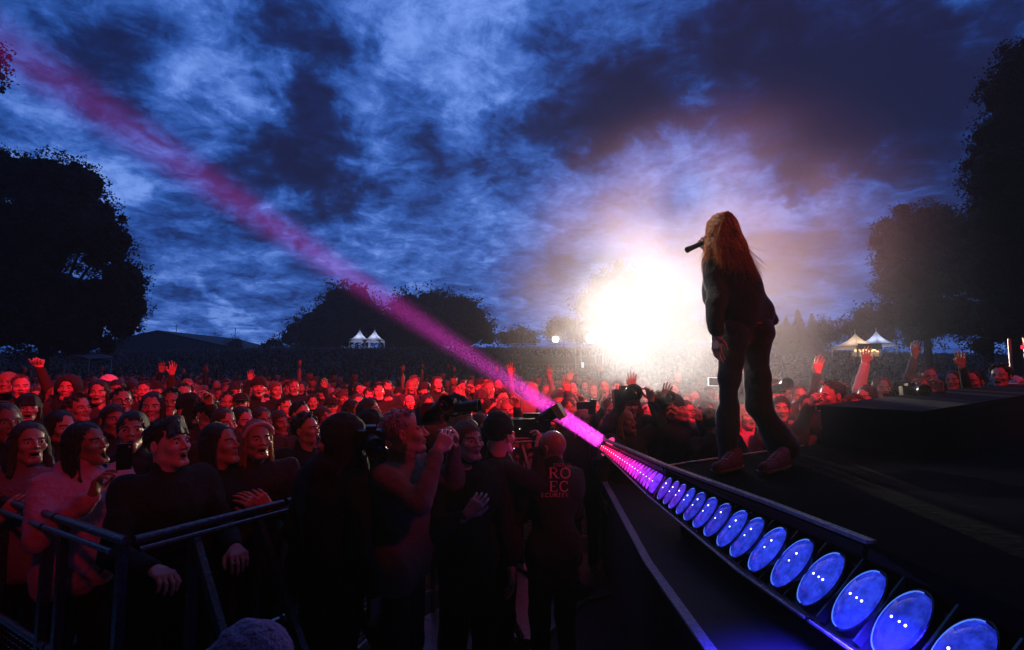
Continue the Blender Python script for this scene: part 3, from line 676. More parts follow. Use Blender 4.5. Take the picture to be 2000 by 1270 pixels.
for px, py, h, lab, arm in ((345, 633, 20, 'thin aerial above the shed ridge', 0), (387, 654, 22, 'short post behind the shed roof slope', 0), (420, 648, 34, 'tall pole behind the right half of the shed', 0), (424, 655, 26, 'street lamp with bent arm beside the tall pole', 1), (460, 640, 32, 'pole above the tiny round tree', 0)):
    Y = 118; a = P(px, py, Y); z0 = hill_z(a.x, Y); m = MB(); m.tube((0, 0, 0), (0, 0, a.z-z0), .11, .06, 8); m.lathe((0, 0, 0), [(.2, 0), (.2, .3), (.12, .4)], 8)
    if arm: m.bar((0, 0, a.z-z0), (.9, 0, a.z-z0+.1), .1, .1); m.box((1.0, 0, a.z-z0+.05), (.5, .25, .12))
    else: m.bar((-.35, 0, (a.z-z0)*.96), (.35, 0, (a.z-z0)*.96), .06, .06)
    o = m.build('street_lamp' if arm else 'pole', M_galv, None); o.location = (a.x, Y, z0); tag(o, lab, 'street lamp' if arm else 'pole')
def make_canvas(m):
    t = m.node_tree; b = t.nodes['Principled BSDF']; o = t.nodes['Material Output']; tr = t.nodes.new('ShaderNodeBsdfTranslucent'); tr.inputs[0].default_value = (.85, .85, .9, 1)
    mx = t.nodes.new('ShaderNodeMixShader'); mx.inputs[0].default_value = .6; t.links.new(b.outputs[0], mx.inputs[1]); t.links.new(tr.outputs[0], mx.inputs[2]); t.links.new(mx.outputs[0], o.inputs['Surface'])
M_tent = mat('white_canvas', (.85, .85, .88), .8, bump=.2, bscale=3); make_canvas(M_tent)
M_tentw = mat('tent_sign', (.02, .02, .03), .5); M_lit = mat('warm_bulb', (1, .8, .4), .5, emit=(1, .62, .22), es=2.2)
def tent(px, top, base_py, Y, wpx, label, rot=0, sign=None, lit=False, group=None, wall=True):
    a = P(px, top, Y); b_ = P(px, base_py, Y); w = wpx*Y/1000; H = a.z-b_.z+.5; root = empty('pagoda_tent', (a.x, Y, b_.z-.5), rot, label, 'tent', group)
    e = H*.45; hw = w/2; m = MB(); prof = [(1, e), (.62, e+(H-e)*.20), (.34, e+(H-e)*.46), (.14, e+(H-e)*.76), (.03, H)]; k = 0
    vs, fs = [], []
    for r, z in prof:
        for i in range(16):
            s = i/4; q = int(s); u = s-q; c = [(-1, -1), (1, -1), (1, 1), (-1, 1), (-1, -1)]; x = c[q][0]*(1-u)+c[q+1][0]*u; y = c[q][1]*(1-u)+c[q+1][1]*u
            vs.append((x*r*hw, y*r*hw, z-.06*math.sin(math.pi*u)*r))
    for j in range(len(prof)-1): fs += [(j*16+i, j*16+(i+1) % 16, (j+1)*16+(i+1) % 16, (j+1)*16+i) for i in range(16)]
    m.add(vs, fs); m.tube((0, 0, H-.1), (0, 0, H+.4), .03, .02); m.build('roof', M_tent, root, False)
    v = MB()
    for x0, y0, x1, y1 in ((-1, -1, 1, -1), (1, -1, 1, 1), (1, 1, -1, 1), (-1, 1, -1, -1)): v.bar((x0*hw, y0*hw, e-.12), (x1*hw, y1*hw, e-.12), .03, .3)
    v.build('valance', M_tent, root)
    for x, y in ((-1, -1), (1, -1), (1, 1), (-1, 1)):
        g = MB(); g.tube((x*hw*.97, y*hw*.97, 0), (x*hw*.97, y*hw*.97, e), .05, n=8)
        if wall: g.prism([(x*hw, y*hw, 0), (x*hw*.93, y*hw, e*.5), (x*hw*.62, y*hw, e), (x*hw, y*hw, e)], (0, -.04*y, 0))
        g.build('pole', M_tent, root)
    if group or not wall: lamp('tent_fill_light', 'POINT', root.location+Vector((0, 0, e*1.05)), 45, (.62, .70, 1), rad=.3)  # added cool lamp brightens the canvas; these tents have none of their own
    if sign:
        s_ = MB(); s_.box((0, -hw-.06, e-.05), (w*.96, .06, .5)); s_.build('sign_board', M_tentw, root)

    if lit:
        for i in range(9):
            l = MB(); l.lathe((-hw*.9+i*w*.11, -hw*.8, e*.55+.12*math.sin(i*2.1)), [(.03, -.1), (.1, -.06), (.12, .04), (.05, .12)], 8); l.build('bulb', M_lit, root)
        c = MB(); c.box((0, -hw*.7, e*.22), (w*.9, .5, e*.44)); c.build('counter', M_tent, root)
        lamp('tent_fill_light', 'POINT', root.location+Vector((0, -.2, e*.8)), 60, (1, .66, .38), rad=.3)
    return root
def text(s, size, m, depth=.002, bold=0):
    c = bpy.data.curves.new('lettering', 'FONT'); c.body = s; c.size = size; c.extrude = depth; c.align_x = 'CENTER'; c.align_y = 'CENTER'; c.offset = bold
    c.materials.append(m); o = bpy.data.objects.new('lettering', c); C.objects.link(o); return o
tent(703, 645, 674, 74, 32, 'left one of the two white pagoda tents below the centre trees', group='white pagoda tents in the centre')
tent(732, 645, 674, 74, 32, 'right one of the two white pagoda tents below the centre trees', group='white pagoda tents in the centre')
tent(1670, 653, 686, 46, 58, 'warmly lit pagoda tent with dark sign board and yellow bulbs', rot=R(14), sign=True, lit=True)
tent(1711, 648, 682, 50, 44, 'unlit bluish pagoda tent right of the warmly lit tent', rot=R(14), wall=False)
# small curved white awning under the left tree
m = MB(); a = P(150, 700, 26); pts = [(-.62+.155*i, .16*math.sin(math.pi*min(1, .15+i/9.5))) for i in range(9)]
for (x0, z0), (x1, z1) in zip(pts[:-1], pts[1:]): m.add([(x0, 0, z0), (x1, 0, z1), (x1, 1.6, z1+.1), (x0, 1.6, z0+.1), (x0, 0, z0-.03), (x1, 0, z1-.03), (x1, 1.6, z1+.07), (x0, 1.6, z0+.07)], [(0, 1, 2, 3), (7, 6, 5, 4), (4, 5, 1, 0), (6, 7, 3, 2)])
for x in (-.6, .6):
    for y in (.05, 1.5): m.tube((x, y, .02), (x, y, -(a.z-hill_z(a.x, 26))), .025)
o = m.build('awning', M_tent); o.location = a; tag(o, 'small curved pale awning under the huge left tree', 'awning')

# ------------------------------------------------------------------ control tower with two follow spots
M_post = mat('tower_post', (.9, .5, .6), .6); M_tdark = mat('tower_black_cloth', (.012, .012, .014), .9, bump=.3, bscale=4)  # pinkish light on the tower posts is put into their colour
def tower():
    Y = 38; p0 = P(1018, 738, Y); p1 = P(1178, 738, Y); top = P(1018, 674, Y).z; z0 = p0.z; x0, x1 = p0.x, p1.x; gz = hill_z(x0, Y); o = Vector(((x0+x1)/2, Y, gz))
    root = empty('control_tower', o, 0, 'scaffold control platform with pale posts and rails in mid crowd, below the floodlights', 'tower')
    hx = (x1-x0)/2; dz = z0-gz; tz = top-gz
    m = MB(); m.box((0, 1.6, dz-.08), (2*hx+.1, 3.4, .16)); m.build('deck', M_tdark, root)
    for c_, d_ in (((0, .05, (dz-.16)/2), (2*hx, .06, dz-.17)), ((0, 3.2, dz+.8), (2*hx, .06, 1.6))): m = MB(); m.box(c_, d_); m.build('black_drape', M_tdark, root)
    for x, y in ((-hx, 0), (hx*.47, 0), (hx, 0), (-hx, 3.2), (hx*.47, 3.2), (hx, 3.2)):
        m = MB(); m.box((x, y, tz/2), (.10 if x > 0 else .08, .08, tz)); m.box((x, y, .03), (.3, .3, .06)); m.build('post', M_post, root)
    m = MB()
    for z in (dz+.04, dz+.55, dz+1.0): m.tube((-hx, -.05, z), (hx, -.05, z), .02, n=6)
    for i in range(27): m.tube((-hx+2*hx*i/26, -.05, dz+.05), (-hx+2*hx*i/26, -.05, dz+1.0), .010, n=5)
    m.build('railing', M_galv, root)
    m = MB(); m.tube((-hx-1.6, 0, tz+.1), (hx+.4, 0, tz+.1), .03, n=6); m.tube((-hx-1.6, 3.2, tz+.1), (hx+.4, 3.2, tz+.1), .03, n=6)
    for x in (-hx, hx*.47, hx): m.tube((x, 0, tz), (x, 3.2, tz), .03, n=6)
    m.build('top_rail', M_galv, root)
    # platform things
    s = MB(); s.lathe((0, 0, 0), [(.03, 0), (.05, .05), (.16, .3), (.2, .34)], 14, M=Matrix.Rotation(R(-90), 3, 'Y')); s.box((.06, 0, .0), (.16, .1, .12)); s.tube((0, 0, 0), (0, 0, -.7), .02)
    h = s.build('loudhailer', M_white); h.location = (x0+.8, Y+.4, z0+.68); tag(h, 'small pale horn loudspeaker at the left of the control platform', 'loudspeaker')
    s = MB(); s.box((0, 0, .35), (.16, .12, .7)); s.box((0, -.07, .4), (.1, .02, .5)); s.box((0, 0, .74), (.2, .16, .05)); h = s.build('status_panel', [mat('status_light', (1, 1, 1), .5, emit=(.8, 1, 1), es=1.2)]); h.location = (P(1137, 710, Y).x, Y-.16, z0+.35); tag(h, 'narrow white lit panel beside the right tower post', 'light')
    for (c, lab, r, st) in ((LA, 'large blazing follow spot above the right tower post', .52, 40), (LB, 'smaller blazing follow spot left of the large one', .30, 40)):  # lenses drawn oversize, the bloom is put into their width
        e = empty('follow_spot', c, 0, lab, 'spotlight', 'follow spots on the control tower'); b_ = MB(); b_.lathe((0, 0, 0), [(r*.75, 0.02), (r, .1), (r, .5), (r*.7, .9), (r*.3, 1.0)], 20, M=Matrix.Rotation(R(-90), 3, 'X')); b_.build('housing', M_plast, e, True)
        g = MB(); g.lathe((0, 0, 0), [(r*.72, -.02), (r*.72, .0)], 20, M=Matrix.Rotation(R(-90), 3, 'X')); g.build('lens', mat('blazing_lens', (1, .9, .7), .5, emit=(1, .86, .6), es=st), e)
        g = MB(); g.tube((0, .4, -r), (0, .4, -(c.z-top)-.0), .04); g.bar((-r, .4, -r), (r, .4, -r), .05, .05); g.tube((-r*1.05, .4, -r), (-r*1.05, .4, .05), .02); g.tube((r*1.05, .4, -r), (r*1.05, .4, .05), .02); g.build('yoke', M_plast, e)
tower()
for px, py, Y, lab, c, es in ((1920, 624, 35, 'smaller white lamp among the dark right hand trees', (1, .95, .9), 8), (1937, 620, 35, 'brighter white lamp among the dark right hand trees', (1, .95, .9), 12), (242, 697, 70, 'left small white lamp at the foot of the shed', (.8, .9, 1), 5), (272, 701, 70, 'right small white lamp at the foot of the shed', (.8, .9, 1), 5), (1931, 579, 35, 'faint red lamp high in the right hand trees', (1, .05, .05), .8)):
    a = P(px, py, Y); z0 = hill_z(a.x, Y); e = empty('lamp_post', (a.x, Y, z0), 0, lab, 'lamp'); m = MB(); m.tube((0, .1, 0), (0, .1, a.z-z0+.1), .05, .04); m.bar((0, .1, a.z-z0+.08), (0, -.1, a.z-z0+.08), .05, .05); m.build('post', M_bmetal, e)
    m = MB(); m.lathe((0, -.05, a.z-z0), [(.05, -.05), (.09, -.02), (.09, .03), (.04, .06)], 10); m.build('lamp_head', mat('lamp_glow', c, .5, emit=c, es=es), e)
# small yellow green bushes at the hill crest
for i, (px, py, bl_) in enumerate([(398, 700, 'yellow green bush nearest the shed, leftmost on the crest'), (420, 703, 'second yellow green bush from the shed on the crest'), (440, 700, 'third yellow green bush from the shed on the crest'), (548, 680, 'yellow green bush under the left foot of the centre trees'), (582, 676, 'yellow green bush under the left half of the centre trees'), (405, 712, 'lowest yellow green bush, just below the crest by the shed')]):
    q = np.random.RandomState(i); a = P(px, py, 84); k = 60; pos = q.normal(size=(k, 3))*(.5, .3, .3); u = q.normal(size=(k, 3))*.1; v = q.normal(size=(k, 3))*.1
    z0 = hill_z(a.x, 84)-a.z; Q = np.stack([pos-u, pos+v, pos+u, pos-v], 1).reshape(-1, 3); F = np.arange(4*k).reshape(-1, 4)
    stem = [( -.03, 0, z0), (.03, 0, z0), (.03, 0, 0), (-.03, 0, 0)]
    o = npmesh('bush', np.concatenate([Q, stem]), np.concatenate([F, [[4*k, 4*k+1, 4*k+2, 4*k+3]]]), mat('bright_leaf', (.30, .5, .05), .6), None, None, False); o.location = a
    tag(o, bl_, 'bush', 'yellow green bushes on the crest')

# ------------------------------------------------------------------ stage
M_deck = mat('stage_deck', (.003, .003, .005), .95, spec=.03, bump=.25, bscale=30, var=.3); M_skirt = mat('stage_skirt', (.020, .020, .024), .85, bump=.3, bscale=8)
ZS = 1.35
A0 = Vector((.827, 4.799, ZS)); A1 = Vector((1.019, 3.465, ZS)); A2 = Vector((1.231, 2.526, ZS)); A3 = Vector((1.33, 1.95, ZS)); A4 = Vector((1.42, 1.0, ZS)); A5 = Vector((1.6, -1.5, ZS))
F1 = Vector((2.645, 4.479, ZS)); F2 = Vector((8.2, 7.95, ZS))
stage = [A1, A2, A3, A4, A5, Vector((12, -1.5, ZS)), Vector((12, 8, ZS)), F2, F1]
m = MB(); n = len(stage); top = [tuple(p) for p in stage]; bot = [(p.x, p.y, ZS-.12) for p in stage]
m.add(top+bot, [tuple(range(n)), tuple(range(2*n-1, n-1, -1))]+[(i, i+n, (i+1) % n+n, (i+1) % n) for i in range(n)])
st = m.build('stage_deck', M_deck); tag(st, kind='structure')
m = MB()
for a, b_ in ((A1, A2), (A2, A3), (A3, A4), (A4, A5), (F1, A1), (F2, F1)):
    iv = Vector((.16, 0, 0)) if a in (A1, A2, A3, A4) and b_ != A1 else Vector((0.05, -.12, 0))
    m.add([a+iv-Vector((0, 0, .13)), b_+iv-Vector((0, 0, .13)), Vector((b_.x+iv.x, b_.y+iv.y, 0)), Vector((a.x+iv.x, a.y+iv.y, 0))], [(0, 1, 2, 3)])
tag(m.build('stage_skirt', M_skirt), kind='structure')
# aluminium edge trims (structure of the stage)
def trim(name, pts, w, h, mt, dz=0): 
    m = MB()
    for a, b_ in zip(pts[:-1], pts[1:]): m.bar(a+Vector((0, 0, dz)), b_+Vector((0, 0, dz)), w, h)
    return tag(m.build(name, mt), kind='structure')
M_tape = mat('worn_edge_tape', (.75, .60, .45), .7, bump=.8, bscale=60, var=.5)
trim('stage_edge_trim', [A0, A1, A2, A3], .034, .012, M_tape, .012)
trim('stage_edge_trim', [A0+Vector((-.02, 0, 0)), A1+Vector((-.022, 0, 0)), A2+Vector((-.022, 0, 0)), A3+Vector((-.02, 0, 0))], .006, .016, M_alu, .012)
trim('stage_front_trim', [A1, F1+Vector((-.2, -.12, 0))], .008, .008, M_alu, .008)
# unseen roof and walls behind the camera, added to block sky light
for nm, c_, d_ in (('sky_block_roof', (3, -7.5, 9.9), (30, 15, .5)), ('sky_block_back', (3, -15.2, 5), (30, .4, 10)), ('sky_block_side', (-12.2, -7.5, 5), (.4, 15, 10)), ('sky_block_side', (18.2, -7.5, 5), (.4, 15, 10))):
    m = MB(); m.box(c_, d_); tag(m.build(nm, M_skirt), kind='structure')
# lower step in front of the stage with its purple lit nosing
B0 = Vector((.894, 5.43, .95)); B1 = Vector((.735, 2.87, .95)); B2 = Vector((.738, 2.01, .95)); B3 = Vector((.76, 1.0, .95)); B4 = Vector((.8, -1, .95))
m = MB(); pl = [B0, B1, B2, B3, B4, Vector((1.75, -1, .95)), Vector((1.6, 1, .95)), Vector((1.4, 2.5, .95)), Vector((1.2, 3.45, .95)), Vector((1.05, 5.4, .95))]
m.prism([(p.x, p.y, .85) for p in pl], (0, 0, .1)); tag(m.build('stage_step', M_skirt), kind='structure')
m = MB()
for a, b_ in ((B0, B1), (B1, B2), (B2, B3), (B3, B4)): m.add([Vector((a.x+.03, a.y, .85)), Vector((b_.x+.03, b_.y, .85)), Vector((b_.x+.03, b_.y, 0)), Vector((a.x+.03, a.y, 0))], [(0, 1, 2, 3)])
tag(m.build('step_skirt', M_skirt), kind='structure')
M_nose = mat('step_nosing', (.42, .38, .45), .6, .2, bump=.8, bscale=90, var=.35)
trim('step_nosing', [B0, B1-Vector((0, 0, 0)), B2, B3], .045, .012, M_nose, .006)
trim('step_end_trim', [B0, B0+Vector((.12, .0, 0))], .01, .01, M_nose, .006)
# black riser along the stage front on the right
m = MB(); a = Vector((2.6, 4.36, ZS)); b_ = Vector((8.0, 7.7, ZS)); back = Vector((.42, -.66, 0))
m.prism([a, b_, b_+Vector((0, 0, .46)), a+Vector((0, 0, .30))], back*.9)
m.prism([a+Vector((-.02, .02, .30)), b_+Vector((-.02, .02, .46)), b_+Vector((-.02, .02, .50)), a+Vector((-.02, .02, .34))], back*.95)
o = m.build('monitor_riser', mat('riser_black', (.004, .005, .010), .9, spec=.15, bump=.3, bscale=12)); tag(o, 'long low black riser along the right stage front', 'riser')

# ------------------------------------------------------------------ light strip: four fixtures, each with its own lenses
GRADE = [(1, .004, .07), (1, .008, .22), (.75, .012, .62), (.16, .02, 1), (.03, .04, 1), (.02, .05, 1)]
def grade(t):
    t = max(0, min(.9999, t))*5; i = int(t); f = t-i; return tuple(GRADE[i][k]*(1-f)+GRADE[i+1][k]*f for k in range(3))
fixm = mat('fixture_housing', (.06, .06, .08), .3, .8, bump=.15, bscale=40)
glass = mat('fixture_glass_rib', (.05, .05, .06), .12, spec=.8)
Lw = [P(1165, 872, 4.76), P(1265, 970, 3.48), P(1440, 1117, 2.42), P(1650, 1264, 1.80)]
Lw.append(Lw[3]+(Lw[3]-Lw[2])*1.15)
Up = [A0-Vector((0, 0, .015)), A1-Vector((.0, 0, .015)), A2-Vector((0, 0, .015)), A3-Vector((0, 0, .015))]; Up.append(Vector((1.42, 1.25, ZS-.015)))
print('LOW', Lw)
LENS = [(1291, 950), (1304, 958), (1317, 967), (1333, 977), (1350, 989), (1370, 1002), (1393, 1018), (1421, 1035), (1451, 1055), (1490, 1080), (1536, 1110), (1593, 1145), (1664, 1188), (1749, 1237), (1858, 1296), (2000, 1372)]
def lens_row():
    """world centres of all lenses, far to near; each lies on the tilted face between upper and lower lips"""
    out = []
    for i in range(22):
        t = i/21; px = 1180+(1280-1180)*t**.78; py = 869+(942-869)*t**.82; out.append((px, py, 4.72+(3.56-4.72)*t))
    for i, (px, py) in enumerate(LENS):
        out.append((px, py, None))
    return out
def face_frame(Y):
    U = lerpY(Up, Y); Lo = lerpY(Lw, Y); return U, Lo
def lerpY(pts, Y):
    for a, b_ in zip(pts[:-1], pts[1:]):
        if Y >= b_.y or b_ is pts[-1]:
            t = (Y-a.y)/(b_.y-a.y); return a+(b_-a)*t
fixt = []
GRP = 'light bars in the glowing strip along the stage edge'
labs = ['farthest red glowing light bar where the pink beam rises', 'magenta glowing light bar, second along the strip', 'violet blue light bar in the middle of the strip', 'nearest blue light bar with the largest lenses']
bounds = [4.78, 4.35, 3.50, 1.98, .95]
for k in range(4):
    ya, yb = bounds[k]-.012, bounds[k+1]+.012
    e = empty('light_bar', tuple((lerpY(Up, (ya+yb)/2)+lerpY(Lw, (ya+yb)/2))/2), 0, labs[k], 'light bar', GRP); o = e.location.copy(); fixt.append(e)
    ys = [ya]+[y for y in (A1.y, A2.y, A3.y, Lw[2].y, Lw[3].y) if yb < y < ya]; ys = sorted(set(ys), reverse=True)+[yb]
    # trough: upper lip, inner wall, recessed lens bed, lower lip
    hb, lip, lowl = MB(), MB(), MB()
    secs = []
    for y in ys:
        U, Lo = face_frame(y); d = Lo-U; nrm = Vector((-1, 0, .75)).normalized(); nrm = (nrm-d*(nrm.dot(d)/d.dot(d))).normalized()
        secs.append([U, U+d*.10-nrm*.02, U+d*.12-nrm*.055, U+d*.93-nrm*.055, U+d*.95-nrm*.012, Lo, Lo-nrm*.09, U-nrm*.11])
    nn = len(secs[0]); vs = [v-o for s_ in secs for v in s_]; fs = []
    for j in range(len(secs)-1): fs += [(j*nn+i, j*nn+(i+1) % nn, (j+1)*nn+(i+1) % nn, (j+1)*nn+i) for i in range(nn)]
    fs += [tuple(range(nn)), tuple(len(vs)-1-i for i in range(nn))]
    hb.add(vs, fs); hb.build('housing', fixm, e)
    for s0, s1 in zip(secs[:-1], secs[1:]): lip.bar(s0[5]-o+Vector((0, 0, .004)), s1[5]-o+Vector((0, 0, .004)), .008, .008)
    lip.build('lower_trim', M_alu, e)
def put_lens(i, px, py, Y, rad):
    if Y is None: rad = .062 if i < 26 else .079
    # intersect the pixel ray with the lens bed at this depth
    if Y is None:
        best = None; Yk = 3.6
        while Yk > .9:
            U, Lo = face_frame(Yk); c = U+(Lo-U)*.52; q = c-Vector((0, 0, CAMZ)); v = q.y*_c+q.z*_s; sx = 1000+q.x/v*1000
            if best is None or abs(sx-px) < best[0]: best = (abs(sx-px), Yk)
            Yk -= .01
        Y = best[1]
    U, Lo = face_frame(Y); d = Lo-U; c = U+d*.52; nrm = Vector((-1, 0, .75)); nrm = (nrm-d*(nrm.dot(d)/d.dot(d))).normalized(); c = c-nrm*.05
    k = 0 if Y > bounds[1] else 1 if Y > bounds[2] else 2 if Y > bounds[3] else 3
    e = fixt[k]; o = e.location; col = grade((4.8-Y)/2.1) if Y > 2.7 else GRADE[5]
    zax = nrm; xax = d.normalized(); yax = zax.cross(xax); M = Matrix((xax, yax, zax)).transposed()
    near = Y < 3.5
    disc = MB(); r = rad*.98; ea = .35*d.length/r; M = Matrix((xax*ea, yax, zax)).transposed()
    prof = [(r, 0), (r, .022), (r*.93, .030), (r*.6, .036), (.004, .038)]
    disc.lathe(c-o, prof, 24 if near else 12, M=M)
    s = 1.05 if near else 2.6
    ln = disc.build('lens', lensmat(col, s, near), e, True)
    if near:
        ring = MB(); ring.lathe(c-o, [(r*1.10, -.01), (r*1.10, .024), (r*1.05, .026), (r*1.04, .0)], 24, M=M); ring.build('lens_ring', fixm, e, True)
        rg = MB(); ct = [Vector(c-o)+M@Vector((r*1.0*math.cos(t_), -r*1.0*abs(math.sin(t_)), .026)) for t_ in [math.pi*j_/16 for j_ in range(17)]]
        rg.path(ct, .0022, 5); rg.build('lens_rim_glint', glintm(col), ln)  # glowing arc added to draw the bright edge of the lens
    led = MB()
    pts_ = [(0, 0)] if not near else [(-.0, -.35*r), (0, .1*r), (0, .42*r)] if Y < 2.2 else [(0, 0), (-.55*r, .1*r)]
    for a, b_ in pts_:
        led = MB(); led.lathe(c-o+xax*a+yax*b_+zax*.036, [(.0056 if near else .004, 0), (.0034, .003), (.001, .005)], 8, M=Matrix((xax, yax, zax)).transposed())
        led.build('led', ledmat(col, near), ln)
    # dividing fin between lenses
    fn = MB(); h = (bounds[0]-bounds[1])*0+.5
    hh = d.length*.40; w = .055
    q = c-o+yax*(rad*1.18)*(1 if yax.y > 0 else -1)
    fn.add([q-xax*hh-zax*.004, q+xax*hh-zax*.004, q+xax*hh+zax*w*.6, q-xax*hh+zax*w*.6]+[v+yax*.008 for v in (q-xax*hh-zax*.004, q+xax*hh-zax*.004, q+xax*hh+zax*w*.6, q-xax*hh+zax*w*.6)], [(0, 1, 2, 3), (7, 6, 5, 4), (0, 4, 5, 1), (1, 5, 6, 2), (2, 6, 7, 3), (3, 7, 4, 0)])
    fn.build('divider', glass, e)
_lm = {}
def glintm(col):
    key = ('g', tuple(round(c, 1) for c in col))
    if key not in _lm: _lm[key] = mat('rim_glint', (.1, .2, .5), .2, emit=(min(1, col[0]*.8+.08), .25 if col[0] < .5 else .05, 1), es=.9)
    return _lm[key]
def lensmat(col, s, near):
    key = (tuple(round(c, 1) for c in col), near)
    if key not in _lm:
        m = mat('lens_glow', (.04, .04, .2), .12, spec=.6); m.cycles.emission_sampling = 'NONE'; t = m.node_tree; b = t.nodes['Principled BSDF']
        co = t.nodes.new('ShaderNodeTexCoord'); n = t.nodes.new('ShaderNodeTexNoise'); n.inputs['Scale'].default_value = 28; n.inputs['Detail'].default_value = 6; n.inputs['Roughness'].default_value = .7
        t.links.new(co.outputs['Object'], n.inputs['Vector']); r = t.nodes.new('ShaderNodeValToRGB'); r.color_ramp.elements[0].position = .35; r.color_ramp.elements[1].position = .72
        r.color_ramp.elements[0].color = (*[c*.30 for c in col], 1); r.color_ramp.elements[1].color = (*[min(1, c+.01) for c in col], 1)
        t.links.new(n.outputs['Fac'], r.inputs[0]); t.links.new(r.outputs[0], b.inputs['Emission Color']); oi = t.nodes.new('ShaderNodeObjectInfo'); mr = t.nodes.new('ShaderNodeMapRange'); mr.inputs[3].default_value = .6*s; mr.inputs[4].default_value = 1.2*s; t.links.new(oi.outputs['Random'], mr.inputs[0]); t.links.new(mr.outputs[0], b.inputs['Emission Strength']); b.inputs['Coat Weight'].default_value = .6
        _lm[key] = m
    return _lm[key]
def ledmat(col, near):
    key = ('led', tuple(round(c, 1) for c in col))
    if key not in _lm: _lm[key] = mat('led_point', (1, 1, 1), .4, emit=tuple(min(1, c*.6+.45) for c in col), es=6)
    return _lm[key]
for i, (px, py, Y) in enumerate(lens_row()): put_lens(i, px, py, Y, .058 if Y is None else .024)
# beam fixture at the far end
e = empty('beam_fixture', BS-Vector((0, 0, .05)), 0, 'small spotlight at the far end of the strip, source of the pink beam', 'spotlight')
bd = (Vector(BT)-Vector(BS)).normalized(); Mq = bd.to_track_quat('Z', 'Y').to_matrix()
m = MB(); m.lathe((0, 0, .05), [(.08, -.22), (.12, -.19), (.13, -.07), (.125, -.07), (.12, -.09)], 18, M=Mq); m.build('housing', M_plast, e, True)
m = MB(); m.lathe((0, 0, .05), [(.098, -.092), (.09, -.085)], 18, M=Mq); m.build('lens', mat('beam_lens', (1, .2, .5), .3, emit=(1, .05, .22), es=1.2), e)
m = MB(); m.box((0, .02, -.14), (.14, .14, .06)); m.bar((-.08, .02, -.12), (-.08, .02, .0), .02, .02); m.bar((.08, .02, -.12), (.08, .02, .0), .02, .02); m.build('bracket', M_plast, e)
# ------------------------------------------------------------------ the singer
M_suit = mat('singer_suit', (.010, .008, .008), .85, bump=.5, bscale=30, sheen=.3)
M_shand = mat('singer_skin', (.55, .34, .27), .45)
M_sneak = mat('sneaker_upper', (.16, .012, .03), .7, bump=.3, bscale=80); M_sole = mat('sneaker_sole', (.7, .45, .42), .6)
M_shair = mat('singer_hair', (.66, .30, .13), .4, bump=.8, bscale=45, var=.6)
def make_translucent(m, col, f):
    t = m.node_tree; b = t.nodes['Principled BSDF']; o = t.nodes['Material Output']; tr = t.nodes.new('ShaderNodeBsdfTranslucent'); tr.inputs[0].default_value = (*col, 1)
    mx = t.nodes.new('ShaderNodeMixShader'); mx.inputs[0].default_value = f; t.links.new(b.outputs[0], mx.inputs[1]); t.links.new(tr.outputs[0], mx.inputs[2]); t.links.new(mx.outputs[0], o.inputs['Surface'])
make_translucent(M_shair, (.9, .5, .22), .5)
